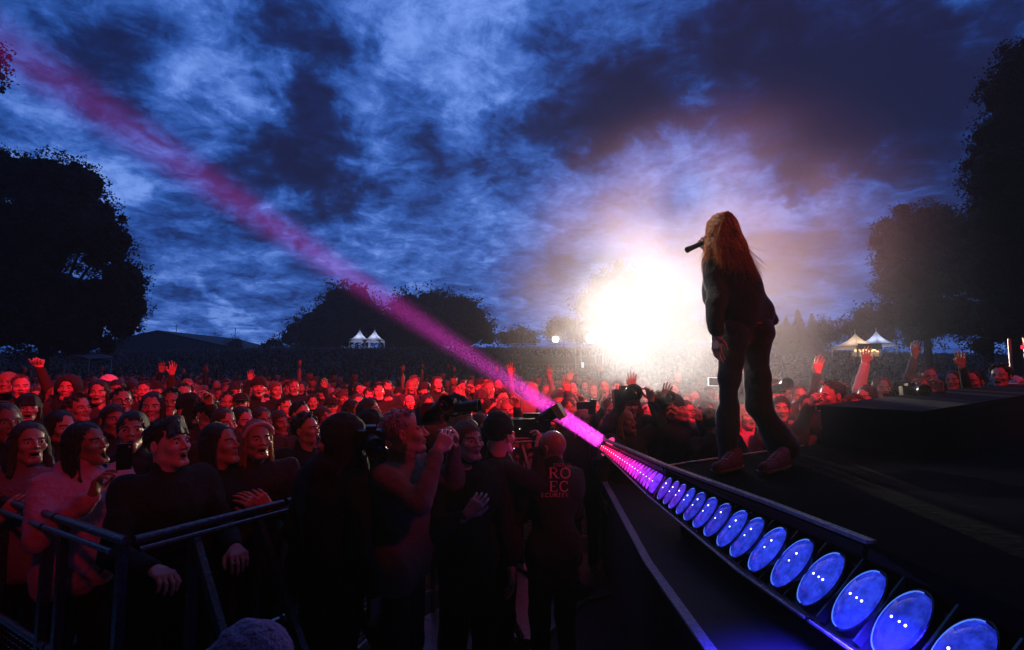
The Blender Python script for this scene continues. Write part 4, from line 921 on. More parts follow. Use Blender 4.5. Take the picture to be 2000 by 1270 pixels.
def singer():
    org = Vector((1.66, 3.50, ZS)); root = empty('person', org, 0, 'singer with long reddish blonde hair in dark suit singing into microphone on stage', 'person')
    k = .00345
    def q(px, py, dy=0): return np.array(P(px, py, 3.46+dy)-org)
    wd = [1.0]
    def c(a, b_, ra, rb, kk=.03): return cap_(q(*a), q(*b_), ra*k*wd[0], rb*k*wd[0], kk)
    # body: head turned away to the left, neck, torso, arms, legs - one surface
    body = [ell_(q(1411, 452), (.078, .10, .112), .02), ell_(q(1395, 466), (.05, .075, .07), .03), c((1413, 480), (1418, 512), 15, 17),
            c((1420, 520), (1428, 575), 34, 32), c((1428, 575), (1455, 640), 26, 26), c((1400, 528, -.04), (1402, 590, -.12), 15, 12), c((1402, 590, -.12), (1402, 652, -.14), 12, 8),
            c((1455, 530, .12), (1420, 560, .30), 14, 11), c((1420, 560, .30), (1384, 492, .30), 11, 8),
            c((1440, 660, -.05), (1426, 785, -.05), 19, 10), c((1426, 785, -.05), (1424, 890, -.06), 10, 8), c((1474, 660, .05), (1476, 785, .05), 19, 11), c((1476, 785, .05), (1528, 880, .08), 11, 8)]
    V, F = snets(body, .009, pad=.03)
    # hand hanging at the side, fingers down
    hp = hand_prims(q(1398, 655, -.14), (-.05, -.12, -1), (1, .3, 0), 1, .22, .10)
    V2, F2 = snets(hp, .0045, pad=.012); hp2 = hand_prims(q(1382, 487, .22), (-.5, -.3, .5), (-.3, -.8, -.3), 1, .9, .05); V3, F3 = snets(hp2, .0045, pad=.012)
    npmesh('body', np.concatenate([V, V2, V3]), np.concatenate([F, F2+len(V), F3+len(V)+len(V2)]), M_shand, None, root)
    # jacket: boxy, stands away from the back, hem sloping down to the right
    wd[0] = 1.06
    jk = [c((1398, 520), (1452, 522, .03), 21, 22, .05), c((1418, 525), (1428, 570), 42, 42, .06), c((1405, 585), (1408, 628), 19, 19, .05), c((1450, 570, .02), (1474, 614, .02), 36, 34, .06),
          c((1428, 560), (1440, 615), 46, 44, .06), c((1500, 622, .04), (1470, 624, 0), 9, 12, .05), c((1394, 524, -.06), (1399, 590, -.13), 20, 16, .025), c((1399, 590, -.13), (1400, 645, -.15), 16, 13.5, .02),
          c((1455, 528, .12), (1430, 562, .28), 19, 16, .03), c((1430, 562, .28), (1390, 500, .30), 15, 12, .02)]
    jk += [c((1402, 508), (1440, 512), 14, 14, .03), c((1400, 640, -.02), (1512, 627, .03), 7, 7, .04), c((1404, 632, .12), (1500, 622, .14), 7, 7, .04)]
    V, F = snets(jk, .0085, pad=.03, warp=fnoise(.010, 13, 3)); cut = q(1440, 640)[2]
    npmesh('jacket', V, F, M_suit, None, root)
    wd[0] = .98
    pk = [c((1432, 640), (1478, 644), 30, 32, .05), c((1432, 650, -.05), (1425, 740, -.05), 30, 20, .05), c((1425, 740, -.05), (1422, 800, -.05), 20, 18.5), c((1422, 800, -.05), (1421, 892, -.06), 18.5, 19.5),
          c((1478, 655, .05), (1478, 730, .05), 30, 25, .05), c((1478, 730, .05), (1482, 795, .06), 24, 23), c((1482, 795, .06), (1530, 872, .09), 24, 28)]
    V, F = snets(pk, .0095, pad=.03, warp=fnoise(.010, 14, 9)); npmesh('trousers', V, F, M_suit, None, root)
    hem = MB(); hem.path([Vector(q(px, py, dy)) for px, py, dy in ((1462, 628, -.13), (1480, 631, -.125), (1498, 630, -.09), (1509, 627, -.03))], .0035, 6); hem.build('hem_lining', mat('pink_lining', (.75, .05, .25), .6), root)
    wd[0] = 1.0
    # hair: mass + hundreds of strands falling over the back
    hr = [ell_(q(1409, 446), (.094, .12, .104), .02), c((1414, 452), (1428, 490, -.05), 27, 30, .05), c((1428, 490, -.06), (1452, 515, -.10), 26, 16, .04), c((1452, 515, -.10), (1474, 530, -.10), 14, 5, .03),
          c((1392, 465), (1388, 500, -.06), 15, 10, .03), c((1402, 480, -.06), (1412, 515, -.12), 20, 8, .03)]
    gr = lambda X, Y, Z: (.004*np.sin(170*(X+.42*Z))+.003*np.sin(310*(X+.35*Z)+90*Y)).astype(np.float32)
    V, F = snets(hr, .006, pad=.02, warp=gr); npmesh('hair', V, F, M_shair, None, root)
    r = random.Random(4); m = MB(); crown = Vector(q(1410, 440))
    for i in range(1300):
        t = r.random(); side = r.uniform(-1, 1); front = r.random() < .25
        st = crown+Vector((side*.075, -.105*math.sqrt(max(0, 1-side*side))*r.uniform(.5, 1), .07*(1-abs(side)*.5)))
        if front: end = Vector(q(r.gauss(1383, 7), r.uniform(490, 538), r.uniform(-.12, .0))); mid = Vector(q(r.gauss(1383, 5), 478, -.06))
        else:
            u = r.random()**.8; end = Vector(q(1398+86*u+r.gauss(0, 6), 508+30*u+r.gauss(0, 9), -.16+r.uniform(-.03, .04))); mid = Vector(q(1392+52*u+r.gauss(0, 3), 468+12*u, -.15))
        if r.random() < .22: end += Vector((r.uniform(-.04, .07), r.uniform(-.03, .03), r.uniform(-.03, .07)))
        pts = []
        ph = r.random()*6
        for j in range(7):
            s = j/6; p = st*(1-s)**2+mid*(2*s*(1-s))+end*s*s; w = .013*s*math.sin(8*s+ph); pts.append(p+Vector((w, w*.5, 0)))
        rr = .0016
        for j in range(6): m.tube(pts[j], pts[j+1], rr*(1-.10*j), rr*(1-.10*(j+1)), n=3, cap=False)
    m.build('hair_strands', M_shair, root, True)
    # sneakers
    for toe, heel, name in (((1401, 912), (1436, 903), 'left'), ((1492, 913), (1560, 893), 'right')):
        a = PZ(*toe, ZS+.05)-org; b_ = PZ(*heel, ZS+.05)-org; a = np.array(a); b_ = np.array(b_); dd = (b_-a); dd[2] = 0; ln = np.linalg.norm(dd); dd /= ln; b_ = a+dd*(.25 if name == 'left' else .30); a[2] = b_[2] = .05
        up = [cap_(a+(0, 0, -.005), b_+(0, 0, .0), .036, .042, .03), cap_(a*.45+b_*.55+(0, 0, .02), b_+(0, 0, .055), .036, .04, .03)]
        V, F = snets(up, .006, pad=.016); V[:, 2] = np.maximum(V[:, 2], .026); sh = npmesh('shoe', V, F, M_sneak, None, root)
        sv = snets([cap_(a, b_, .044, .048, .01)], .006, pad=.016); V = sv[0].copy(); V[:, 2] = np.clip(V[:, 2], .001, .030); npmesh('sole', V, sv[1], M_sole, None, sh)
        t = MB()
        for j in range(4): p = Vector(a*(.62-.1*j)+b_*(.38+.1*j)+(0, 0, .036+.010*j)); x = Vector((-dd[1], dd[0], 0)); t.tube(p-x*.022, p+x*.022, .004, n=6)
        t.build('laces', M_white, sh)
    mic = empty('microphone', P(1372, 475, 3.46+.15), 0, 'black handheld microphone held at the singer mouth', 'microphone'); o = mic.location
    e1 = P(1345, 487, 3.46+.10)-o; m = MB(); m.tube(e1*.0, e1, .016, .020, 12); m.build('handle', M_plast, mic, True)
    m = MB(); m.lathe((0, 0, 0), [(.013, -.005), (.022, .005), (.025, .02), (.02, .04), (.004, .047)], 14, M=(-e1).to_track_quat('Z', 'Y').to_matrix()); m.build('grille', M_galv, mic, True)
    m = MB(); m.tube(e1*.92, e1*1.12, .021, .022, 12); m.build('end_cap', M_plast, mic, True)
singer()

# ------------------------------------------------------------------ people near enough to tell apart
HEROES = []
def at_head(px, top, d, z0=0):
    """root position and scale of a person whose head top shows at photo px, top at distance d"""
    p = P(px, top, d); return (p.x, d), (p.z-z0)/1.735
def hero(px, top, d, look=(0, 0), yaw=0, hair='long', hm=None, arms=('down', 'down'), cloth=None, mouth='half', fem=True, label='', z0=0, group=None, **kw):
    (x, y), s = at_head(px, top, d, z0); HEROES.append((px, top, d, 230/d))
    return build_person('person', (x, y, z0), R(yaw), s, (R(look[0]), R(look[1])), hair, hm or M_hair, arms, cloth or M_black, mouth, fem, label, group, seed=int(px) % 97, **kw)
# left front row (yaw turns the face to image right)
hero(12, 785, 3.25, (25, 8), 40, 'long', M_hbrown, ('down', 'rail'), M_char, 'open', label='woman with open mouth cut by the left edge, long brown hair')
hero(62, 822, 3.05, (20, 8), 38, 'messy_long', M_hbrown, ('rail', 'chest'), M_fleece, 'half', label='woman in curly pale fleece jacket at the left barrier', hoodie=True)
hero(172, 822, 2.88, (22, 12), 62, 'long', M_hdark, ('rail', 'phone'), M_pink, 'open', label='long haired woman in pale pink hoodie holding up a phone at the barrier corner', hoodie=True, cloth_voxel=.008)
hero(262, 800, 3.15, (10, 12), 22, 'tied', M_hdark, ('down', 'down'), M_black, 'open', label='woman with tied back hair and wide open mouth behind the raised phone')
hero(332, 818, 2.72, (22, 10), 52, 'swoop', M_hdark, ('rail', 'rail'), M_black, 'half', False, label='young man with swept dark fringe and black sweater leaning on the barrier', cloth_voxel=.009)
hero(432, 824, 3.05, (22, 10), 60, 'long', M_hdark, ('chest', 'down'), M_black, 'closed', label='long dark haired woman in profile between the young man and the headband blonde')
hero(505, 818, 3.2, (14, 8), 28, 'band', M_hblond, ('chest', 'down'), M_char, 'half', label='smiling blonde woman wearing a pink headband')
hero(600, 808, 3.9, (25, 12), 45, 'curly', M_hdark, ('down', 'down'), M_black, 'open', False, label='boy with dark curls and open mouth beside the black hooded back')
hero(122, 800, 3.6, (25, 5), 45, 'long', M_hdark, ('down', 'down'), M_char, 'half', label='shadowed dark haired woman just behind the pink hoodie woman')
# second and third rows on the left
for a in [
 (16, 726, 6.3, (18, 8), 14, 'long', M_hair, ('down', 'down'), None, 'closed', True, 'bright red lit woman nearest the left edge in the third row'),
 (45, 732, 6.0, (22, 5), 20, 'short', M_hair, ('fist', 'down'), None, 'half', False, 'bright red lit man with raised fist near the left edge'),
 (135, 733, 5.6, (15, 8), 12, 'hood', M_char, ('down', 'chest'), None, 'closed', True, 'hooded woman with bright red lit face on the left'),
 (58, 768, 4.6, (20, 5), 25, 'fringe', M_hdark, ('down', 'down'), M_char, 'half', True, 'dim fringed woman below the fist raising man'),
 (155, 770, 4.7, (28, 8), 45, 'curly', M_hair, ('down', 'down'), None, 'closed', False, 'curly haired man in profile below the hooded woman'),
 (196, 742, 5.6, (12, 5), 15, 'long', M_hdark, ('down', 'down'), None, 'half', True, 'long haired woman left of the man in the pale cap'),
 (213, 732, 6.4, (15, 8), 14, 'cap', M_white, ('down', 'down'), None, 'closed', False, 'man in pale cap on the left'),
 (230, 740, 5.9, (15, 8), 18, 'tied', M_hdark, ('down', 'down'), None, 'closed', True, 'tied haired woman right of the man in the pale cap'),
 (240, 757, 4.9, (20, 10), 25, 'short', M_hdark, ('down', 'down'), None, 'open', False, 'man in dark framed glasses shouting', ),
 (224, 788, 4.0, (25, 10), 30, 'tied', M_hdark, ('down', 'down'), None, 'half', True, 'dark haired woman right behind the pink hoodie woman shoulder'),
 (300, 765, 4.4, (12, 8), 14, 'long', M_hdark, ('down', 'down'), None, 'closed', True, 'calm long dark haired woman above the young man fringe'),
 (334, 760, 5.0, (15, 8), 16, 'curly', M_hdark, ('down', 'down'), None, 'closed', False, 'young man with dark curls left of the raised phone arm'),
 (283, 745, 7.0, (15, 8), 12, 'short', M_hair, ('raise2', 'down'), None, 'half', False, 'man waving an open hand high in the left crowd'),
 (360, 748, 5.6, (18, 8), 20, 'short', M_hair, ('clap', 'clap'), None, 'half', False, 'man clapping hands in front of his face left of centre'),
 (372, 772, 4.6, (22, 8), 35, 'beanie', M_black, ('phonehi', 'down'), M_char, 'closed', False, 'person in black knitted hat lifting a phone'),
 (408, 780, 4.5, (25, 5), 40, 'curly', M_hdark, ('down', 'down'), None, 'closed', False, 'curly haired youth in profile behind the phone arm'),
 (446, 765, 6.0, (15, 5), 10, 'short', M_hair, ('down', 'down'), None, 'closed', True, 'woman left of the man in grey cap left of centre'),
 (472, 768, 6.0, (15, 5), 10, 'cap', M_char, ('down', 'down'), None, 'closed', False, 'man in dark cap above the headband blonde'),
 (440, 796, 4.1, (22, 5), 35, 'messy_long', M_hbrown, ('down', 'down'), None, 'closed', True, 'wavy brown haired woman behind the dark profile woman'),
 (475, 794, 4.3, (22, 5), 40, 'long', M_hdark, ('down', 'down'), None, 'half', True, 'dark straight haired woman left of the headband blonde crown'),
 (513, 794, 4.5, (20, 8), 28, 'long', M_hbrown, ('down', 'down'), None, 'closed', True, 'brown haired woman directly behind the headband blonde'),
 (545, 800, 4.7, (25, 5), 35, 'tied', M_hbrown, ('down', 'down'), None, 'closed', True, 'woman with tied hair right of the headband blonde'),
 (588, 784, 5.0, (25, 5), 42, 'short', M_hdark, ('down', 'down'), None, 'closed', False, 'man in thin glasses above the curly boy'),
 (632, 793, 4.9, (25, 5), 38, 'tied', M_hbrown, ('down', 'down'), None, 'closed', True, 'woman with ear studs right of the man in thin glasses'),
 (648, 776, 6.6, (15, 5), 15, 'cap', M_black, ('down', 'down'), None, 'closed', False, 'man in black peaked cap left of centre'),
 (690, 780, 5.4, (28, 5), 50, 'messy_long', M_hair, ('down', 'down'), None, 'half', True, 'wavy haired woman in profile above the black hooded back'),
 (722, 776, 5.0, (28, 14), 48, 'tied', M_hdark, ('down', 'down'), None, 'open', True, 'woman with pulled back hair shouting left of the grey haired photographer'),
 (612, 772, 8.2, (10, 5), 10, 'short', M_hair, ('raise', 'down'), None, 'half', False, 'man with one open hand raised in the middle rows'),
 (800, 770, 7.4, (10, 5), 10, 'bald', M_hair, ('down', 'down'), None, 'half', False, 'bald bright red man above the grey haired photographer'),
 (836, 772, 7.2, (12, 5), 12, 'long', M_hair, ('point', 'down'), None, 'half', False, 'person pointing a finger upwards above the lifted camera'),
 (862, 776, 5.4, (5, 0), 5, 'bald', M_hair, ('down', 'down'), None, 'closed', False, 'bald man behind the hands on the lifted camera'),
 (960, 780, 5.6, (25, 5), 30, 'short', M_hair, ('phonehi', 'phonehi'), M_char, 'half', False, 'man holding something up to his face with both hands near centre'),
 (938, 806, 4.7, (30, 5), 30, 'tied', M_hair, ('down', 'down'), None, 'closed', True, 'blurred woman just behind the blonde pit woman'),
 (993, 780, 5.6, (-5, 5), 0, 'long', M_hblond, ('down', 'down'), None, 'half', True, 'light haired girl lit magenta under the pink beam'),
 (1040, 745, 7.6, (20, 5), 15, 'bald', M_hair, ('fist', 'raise2'), None, 'half', False, 'bright red bald man risen above the crowd with arms up'),
 (1138, 797, 5.2, (2, 8), 3, 'messy_long', M_hblond, ('raise2', 'down'), M_char, 'open', True, 'shouting blonde woman with raised hand right of the pink beam'),
 (1110, 775, 5.9, (8, 5), 0, 'tied', M_hair, ('phonehi', 'down'), None, 'half', True, 'woman with phone raised left of the shouting blonde'),
 (1160, 778, 6.3, (5, 8), 0, 'short', M_hair, ('down', 'raise2'), None, 'open', False, 'man with raised arm behind the shouting blonde'),
 (1082, 782, 6.2, (8, 5), 8, 'long', M_hair, ('clap', 'clap'), None, 'half', True, 'woman clapping beside the raised film camera'),
 (1190, 780, 5.4, (5, 5), 0, 'short', M_hdark, ('raise', 'phonehi'), M_char, 'half', False, 'man with bare arm and phone raised left of the bright arms'),
 (1222, 797, 4.9, (18, 12), 10, 'long', M_hblond, ('raise2', 'down'), M_char, 'open', True, 'blonde woman gazing up with open mouth under the white glare'),
 (1228, 764, 5.1, (5, 0), 0, 'beanie', M_black, ('phonehi', 'phonehi'), M_char, 'closed', False, 'person whose face hides behind a large black lens left of the glare'),
 (1262, 786, 5.9, (8, 5), 5, 'band', M_hair, ('down', 'down'), None, 'half', True, 'woman with light headband below the glare'),
 (1292, 764, 5.2, (5, 0), 0, 'short', M_hdark, ('cam', 'cam'), M_black, 'closed', False, 'dark haired photographer with both hands on a camera below the glare'),
 (1318, 774, 5.0, (25, 5), 20, 'beanie', M_black, ('cam', 'down'), M_black, 'closed', False, 'photographer in black knitted hat and black jacket below the glare'),
 (1342, 782, 5.8, (10, 5), 5, 'long', M_hair, ('down', 'down'), None, 'half', True, 'woman right of the two photographers below the glare'),
 (1380, 783, 5.7, (12, 10), 8, 'tied', M_hair, ('clap', 'clap'), None, 'open', True, 'woman clapping just left of the singer legs'),
 (1390, 803, 4.8, (8, 0), 5, 'beanie', M_black, ('cam', 'cam'), M_black, 'closed', False, 'dark hatted photographer crouched left of the singer left leg'),
 (1456, 790, 5.3, (5, 5), 0, 'long', M_hair, ('down', 'down'), M_pink, 'half', True, 'person in pink top seen between the singer legs'),
 (1512, 746, 5.6, (-10, 0), 0, 'beanie', M_char, ('raise2', 'raise2'), M_char, 'closed', False, 'person in dark round hat with both hands up right of the singer'),
 (1524, 772, 5.0, (-15, 5), -10, 'tied', M_hair, ('down', 'down'), M_char, 'half', True, 'small faced woman right behind the singer thigh'),
 (1560, 752, 6.0, (-10, 5), -8, 'short', M_hair, ('phonehi', 'down'), M_white, 'half', False, 'man in white collared top holding up a device right of the singer'),
 (1578, 770, 5.2, (-12, 5), -8, 'short', M_hair, ('clap', 'clap'), None, 'half', False, 'man clapping low beside the dark haired guard'),
 (1622, 744, 4.9, (-35, 0), -45, 'short', M_hdark, ('down', 'cam'), M_black, 'closed', False, 'dark haired guard looking left behind the start of the black riser'),
 (1668, 772, 4.85, (-12, 5), -10, 'curly', M_hair, ('down', 'down'), M_char, 'closed', True, 'curly haired child with fiery lit hair above the riser'),
 (1690, 752, 5.6, (-30, 5), -30, 'long', M_hair, ('down', 'down'), None, 'half', True, 'woman looking left beside the fiery lit child'),
 (1722, 735, 5.9, (-14, 5), -10, 'messy_long', M_hair, ('down', 'raise'), M_white, 'half', True, 'woman in white top stretching one arm high on the right'),
 (1752, 744, 6.0, (-25, 10), -25, 'cap', M_black, ('down', 'down'), None, 'open', True, 'shouting person in black cap right of the stretched arm'),
 (1772, 748, 5.7, (10, 0), -15, 'beanie', M_black, ('phonehi', 'phonehi'), M_char, 'closed', False, 'person with black lens at the face right of the shouting cap wearer'),
 (1800, 735, 6.1, (-25, 5), -25, 'spiky', M_hblond, ('down', 'down'), None, 'closed', False, 'man with spiky blond hair above the riser'),
 (1822, 738, 6.4, (-25, 5), -25, 'tied', M_hdark, ('raise', 'down'), None, 'half', True, 'woman with raised palm right of the spiky blond man'),
 (1812, 716, 7.2, (-15, 5), -10, 'short', M_hair, ('down', 'raise'), None, 'half', False, 'man with raised hand behind the spiky blond man'),
 (1860, 722, 6.9, (-25, 5), -30, 'long', M_hair, ('down', 'down'), None, 'closed', True, 'dim woman between the raised palm and the short haired man'),
 (1897, 722, 6.2, (-28, 5), -30, 'short', M_hdark, ('down', 'down'), None, 'closed', False, 'large faced short haired man above the right part of the riser'),
 (1952, 712, 6.4, (-28, 8), -32, 'curly', M_hdark, ('down', 'down'), None, 'half', True, 'dark curly person near the right edge with face turned left'),
 (1980, 735, 6.6, (-25, 0), -25, 'cap', M_white, ('phonehi', 'down'), None, 'closed', False, 'person in pale cap at the right edge holding a phone'),
]:
    hero(a[0], a[1], a[2], a[3], a[4], a[5], a[6], a[7], a[8] or M_cloth, a[9], a[10], label=a[11], coarse=True, trousers=a[2] < 5.4, cloth_voxel=.015, glasses='glasses' in a[11])
# pit crew
hero(655, 812, 2.75, (140, 0), 150, 'hood', M_black, ('down', 'down'), M_black, 'closed', False, label='figure in black hooded coat seen from behind in the dark pit', hoodie=True)
hero(722, 808, 3.1, (0, -4), 10, 'beanie', M_black, ('cam', 'cam'), M_char, 'closed', False, label='white bearded photographer with camera at his face behind the tan jacket', beard=M_hgrey)
grey = hero(790, 797, 2.85, (20, 10), 75, 'short', M_hgrey, ('cam', 'cam'), M_tan, 'closed', False, label='grey haired photographer in tan jacket raising a camera with both hands', cloth_voxel=.008)
hero(893, 778, 3.6, (0, 0), 70, 'beanie', M_black, ('cam', 'cam'), M_black, 'closed', False, label='photographer in black hat behind a long lens left of the blonde pit woman')
hero(915, 818, 3.1, (18, 6), 18, 'tied', mat('hair_dark_blond', (.13, .075, .03), .5, bump=.6, bscale=160), ('down', 'chest'), M_black, 'closed', True, label='serious blonde woman in black coat with a hand at her chest in the pit', cloth_voxel=.009)
hero(975, 812, 3.35, (30, 0), 110, 'beanie', M_black, ('down', 'cam'), M_black, 'closed', False, label='camera operator in black knitted hat seen from behind')
hero(1066, 790, 5.7, (30, 0), 60, 'short', M_hair, ('cam', 'cam'), M_black, 'closed', False, label='operator steadying the film camera under the pink beam')
guard = hero(1078, 838, 3.3, (25, 0), 205, 'bald', M_hair, ('fold', 'fold'), M_black, 'closed', False, label='bald security guard seen from behind with red lettering on a black shirt', cloth_voxel=.009)
hero(505, 1236, 1.32, (10, 10), 60, 'beanie', mat('mauve_wool', (.42, .22, .36), 1, bump=1, bscale=60), ('cam', 'cam'), M_black, 'closed', False, label='crouching photographer of whom only the mauve woollen hat shows at the bottom edge', z0=-.35, trousers=False)

# lettering on the guard's shirt (own serif letterforms)
GL = {'R': [('V', .16, 0, 1, .15), ('S', [(.16, 1), (.52, .99), (.66, .86), (.66, .66), (.52, .53), (.16, .52)], .09), ('S', [(.4, .52), (.72, .04)], .15), ('H', 0, .34, 0), ('H', 0, .2, 1), ('H', .6, .95, 0)],
 'O': [('S', [(.45, 1), (.2, .9), (.08, .68), (.08, .32), (.2, .1), (.45, 0), (.7, .1), (.82, .32), (.82, .68), (.7, .9), (.45, 1)], .13)],
 'E': [('V', .16, 0, 1, .15), ('S', [(.16, .98), (.68, .98), (.68, .8)], .05), ('S', [(.16, .51), (.48, .51)], .05), ('S', [(.48, .6), (.48, .42)], .04), ('S', [(.16, .02), (.70, .02), (.73, .22)], .05), ('H', 0, .2, 0), ('H', 0, .2, 1)],
 'C': [('S', [(.76, .74), (.68, .92), (.45, 1), (.22, .9), (.1, .66), (.1, .34), (.22, .1), (.46, 0), (.66, .06), (.78, .24)], .12), ('S', [(.76, .98), (.76, .70)], .05)],
 'S': [('S', [(.60, .76), (.54, .92), (.36, 1), (.16, .92), (.12, .74), (.25, .58), (.48, .46), (.62, .3), (.58, .1), (.38, 0), (.16, .07), (.1, .25)], .11), ('S', [(.61, .98), (.61, .74)], .04), ('S', [(.1, .02), (.1, .28)], .04)],
 'I': [('V', .2, 0, 1, .15), ('H', .03, .37, 0), ('H', .03, .37, 1)],
 'N': [('V', .14, 0, 1, .05), ('S', [(.12, 1), (.72, 0)], .14), ('V', .72, 0, 1, .05), ('H', 0, .3, 0), ('H', .58, .86, 1), ('H', 0, .16, 1)],
 'A': [('S', [(.1, 0), (.43, 1)], .05), ('S', [(.43, 1), (.76, 0)], .14), ('S', [(.22, .35), (.62, .35)], .05), ('H', 0, .24, 0), ('H', .58, .95, 0)],
 'L': [('V', .16, 0, 1, .15), ('S', [(.16, .02), (.66, .02), (.69, .25)], .05), ('H', 0, .2, 0), ('H', 0, .34, 1)],
 'U': [('S', [(.14, 1), (.14, .25), (.28, .03), (.46, 0), (.62, .06), (.72, .25), (.72, 1)], .10), ('H', 0, .3, 1), ('H', .58, .86, 1)],
 'T': [('V', .4, 0, 1, .15), ('S', [(.06, .8), (.06, .98), (.74, .98), (.74, .8)], .05), ('H', .24, .56, 0)],
 'Y': [('S', [(.4, .5), (.4, 0)], .15), ('S', [(.1, 1), (.4, .5)], .13), ('S', [(.74, 1), (.42, .5)], .05), ('H', .24, .56, 0), ('H', 0, .26, 1), ('H', .6, .88, 1)]}
GW = {'I': .42, 'S': .74, 'L': .76, 'T': .82, 'E': .82, 'C': .9, 'A': .95, 'N': .92, 'O': .95, 'R': .92, 'U': .92, 'Y': .9}
def serif(s, h, width_scale=1.0):
    m = MB(); x = 0
    def seg(a, b_, w):
        a = Vector((a[0], 0, a[1])); b_ = Vector((b_[0], 0, b_[1])); d = (b_-a); d.normalize(); n_ = Vector((-d.z, 0, d.x))*w/2; a = a-d*w*.15; b_ = b_+d*w*.15
        m.prism([a-n_, b_-n_, b_+n_, a+n_], (0, .03, 0))
    for ch in s:
        for g in GL[ch]:
            if g[0] == 'V': seg((x+g[1], g[2]), (x+g[1], g[3]), g[4])
            elif g[0] == 'H': seg((x+g[1], g[3]+(.02 if g[3] == 0 else -.02)), (x+g[2], g[3]+(.02 if g[3] == 0 else -.02)), .045)
            else:
                for a, b_ in zip(g[1][:-1], g[1][1:]): seg((x+a[0], a[1]), (x+b_[0], b_[1]), g[2])
        x += GW[ch]+.06
    m.v = [(v[0]*h*width_scale, v[1]*h*.1, v[2]*h) for v in m.v]; return m, x*h*width_scale
M_let = mat('shirt_print', (.85, .3, .35), .6)
def put_text(s, px0, px1, pyt, pyb, Y, tilt=0):
    a = P(px0, pyb, Y); h = P(px0, pyt, Y).z-a.z; m, w = serif(s, h); want = P(px1, pyb, Y).x-a.x
    k = want/w; m.v = [(v[0]*k, v[1]-.02*math.sin(math.pi*min(1, max(0, (v[0]*k)/want)))*0, v[2]) for v in m.v]
    o = m.build('lettering', M_let); o.parent = guard; sc = guard.scale.x
    Mi = guard.matrix_basis.inverted(); o.matrix_basis = Mi@Matrix.Translation(a)
    return o
YT = 3.3-.165
put_text('SSIONAL', 1080, 1118, 905, 911, YT); put_text('RO', 1072, 1117, 914, 934, YT); put_text('EC', 1073, 1113, 940, 960, YT); put_text('ECURITY', 1057, 1112, 963, 971, YT)

# ------------------------------------------------------------------ cameras, phones and other held things
def photo_camera(pos, d, label, big=1.0):
    """body + lens barrel pointing along d"""
    e = empty('camera', pos, 0, label, 'camera', 'cameras held up by photographers'); e.scale = (big,)*3
    M = Vector(d).to_track_quat('Z', 'Y').to_matrix()
    m = MB(); m.box((0, 0, 0), (.14, .095, .06), M=M); m.box(M@Vector((0, .055, 0)), (.05, .03, .055), M=M); m.box(M@Vector((.055, 0, .03)), (.03, .09, .03), M=M); m.build('camera_body', M_plast, e)
    m = MB(); m.lathe((0, 0, 0), [(.034, .03), (.036, .06), (.038, .10), (.042, .12), (.042, .17), (.047, .18), (.050, .215), (.044, .215), (.041, .19)], 20, M=M); m.build('lens_barrel', M_plast, e, True)
    m = MB(); m.lathe((0, 0, 0), [(.040, .188), (.038, .192), (.02, .197), (.002, .199)], 20, M=M); m.build('front_glass', M_glassd, e, True)
    return e
def phone(pos, rot, label, screen=0):
    e = empty('phone', pos, 0, label, 'phone', 'phones held up in the crowd'); e.rotation_euler = rot
    m = MB(); m.box((0, 0, 0), (.070, .008, .146)); m.build('case', M_plast, e)
    m = MB(); m.box((0, .0052, 0), (.064, .0016, .136)); m.build('screen', mat('phone_screen', (.02, .02, .03), .1, emit=(.4, .3, .9), es=.4) if screen else M_glassd, e)
    m = MB(); m.lathe((.02, -.005, .055), [(.006, -.001), (.006, .002), (.002, .003)], 8, M=Matrix.Rotation(R(90), 3, 'X')); m.build('camera_lens', M_glassd, e); return e
ph = phone(P(243, 892, 2.45), (R(8), 0, R(35)), 'pale phone held up by the pink hoodie woman', 1); ph.scale = (.85,)*3; ph.children[0].data.materials[0] = mat('pale_case', (.6, .5, .62), .4)
phone(P(368, 795, 4.2), (0, R(10), R(20)), 'phone lifted by the person in the black knitted hat')
phone(P(1157, 795, 5.0), (0, R(8), 0), 'dark phone held upright above the shouting blonde')
phone(P(1141, 792, 5.0), (0, R(85), 0), 'dark phone held level above the shouting blonde forehead')
ph = phone(P(1400, 746, 5.6), (0, R(88), 0), 'white lit phone screen beside the singer left thigh'); ph.children[1].data.materials[0] = mat('lit_screen', (1, 1, 1), .3, emit=(.9, .95, 1), es=1.6); ph.scale = (1.3,)*3; ph.rotation_euler[2] = R(180)
photo_camera(P(838, 812, 2.55), (.55, -.75, .38), 'big black camera raised by the grey haired photographer', .85)
photo_camera(P(724, 857, 2.72), (.4, -1, -.1), 'camera held by the white bearded photographer')
photo_camera(P(884, 797, 3.3), (1, -.3, .1), 'camera with long lens left of the blonde pit woman', .85)
photo_camera(P(1220, 777, 4.75), (.05, -1, .2), 'round black lens below the left of the glare', 1.5)
photo_camera(P(1292, 783, 4.85), (.1, -1, .2), 'camera of the dark haired photographer below the glare', 1.1)
photo_camera(P(1393, 822, 4.45), (.1, -1, .2), 'camera of the crouched photographer left of the singer leg', 1.1)
photo_camera(P(1778, 765, 5.3), (-.2, -1, .1), 'black lens beside the spiky blond man', 1.2)
photo_camera(P(1513, 758, 5.2), (0, -1, .2), 'round black lens between two raised hands right of the singer', 1.2)
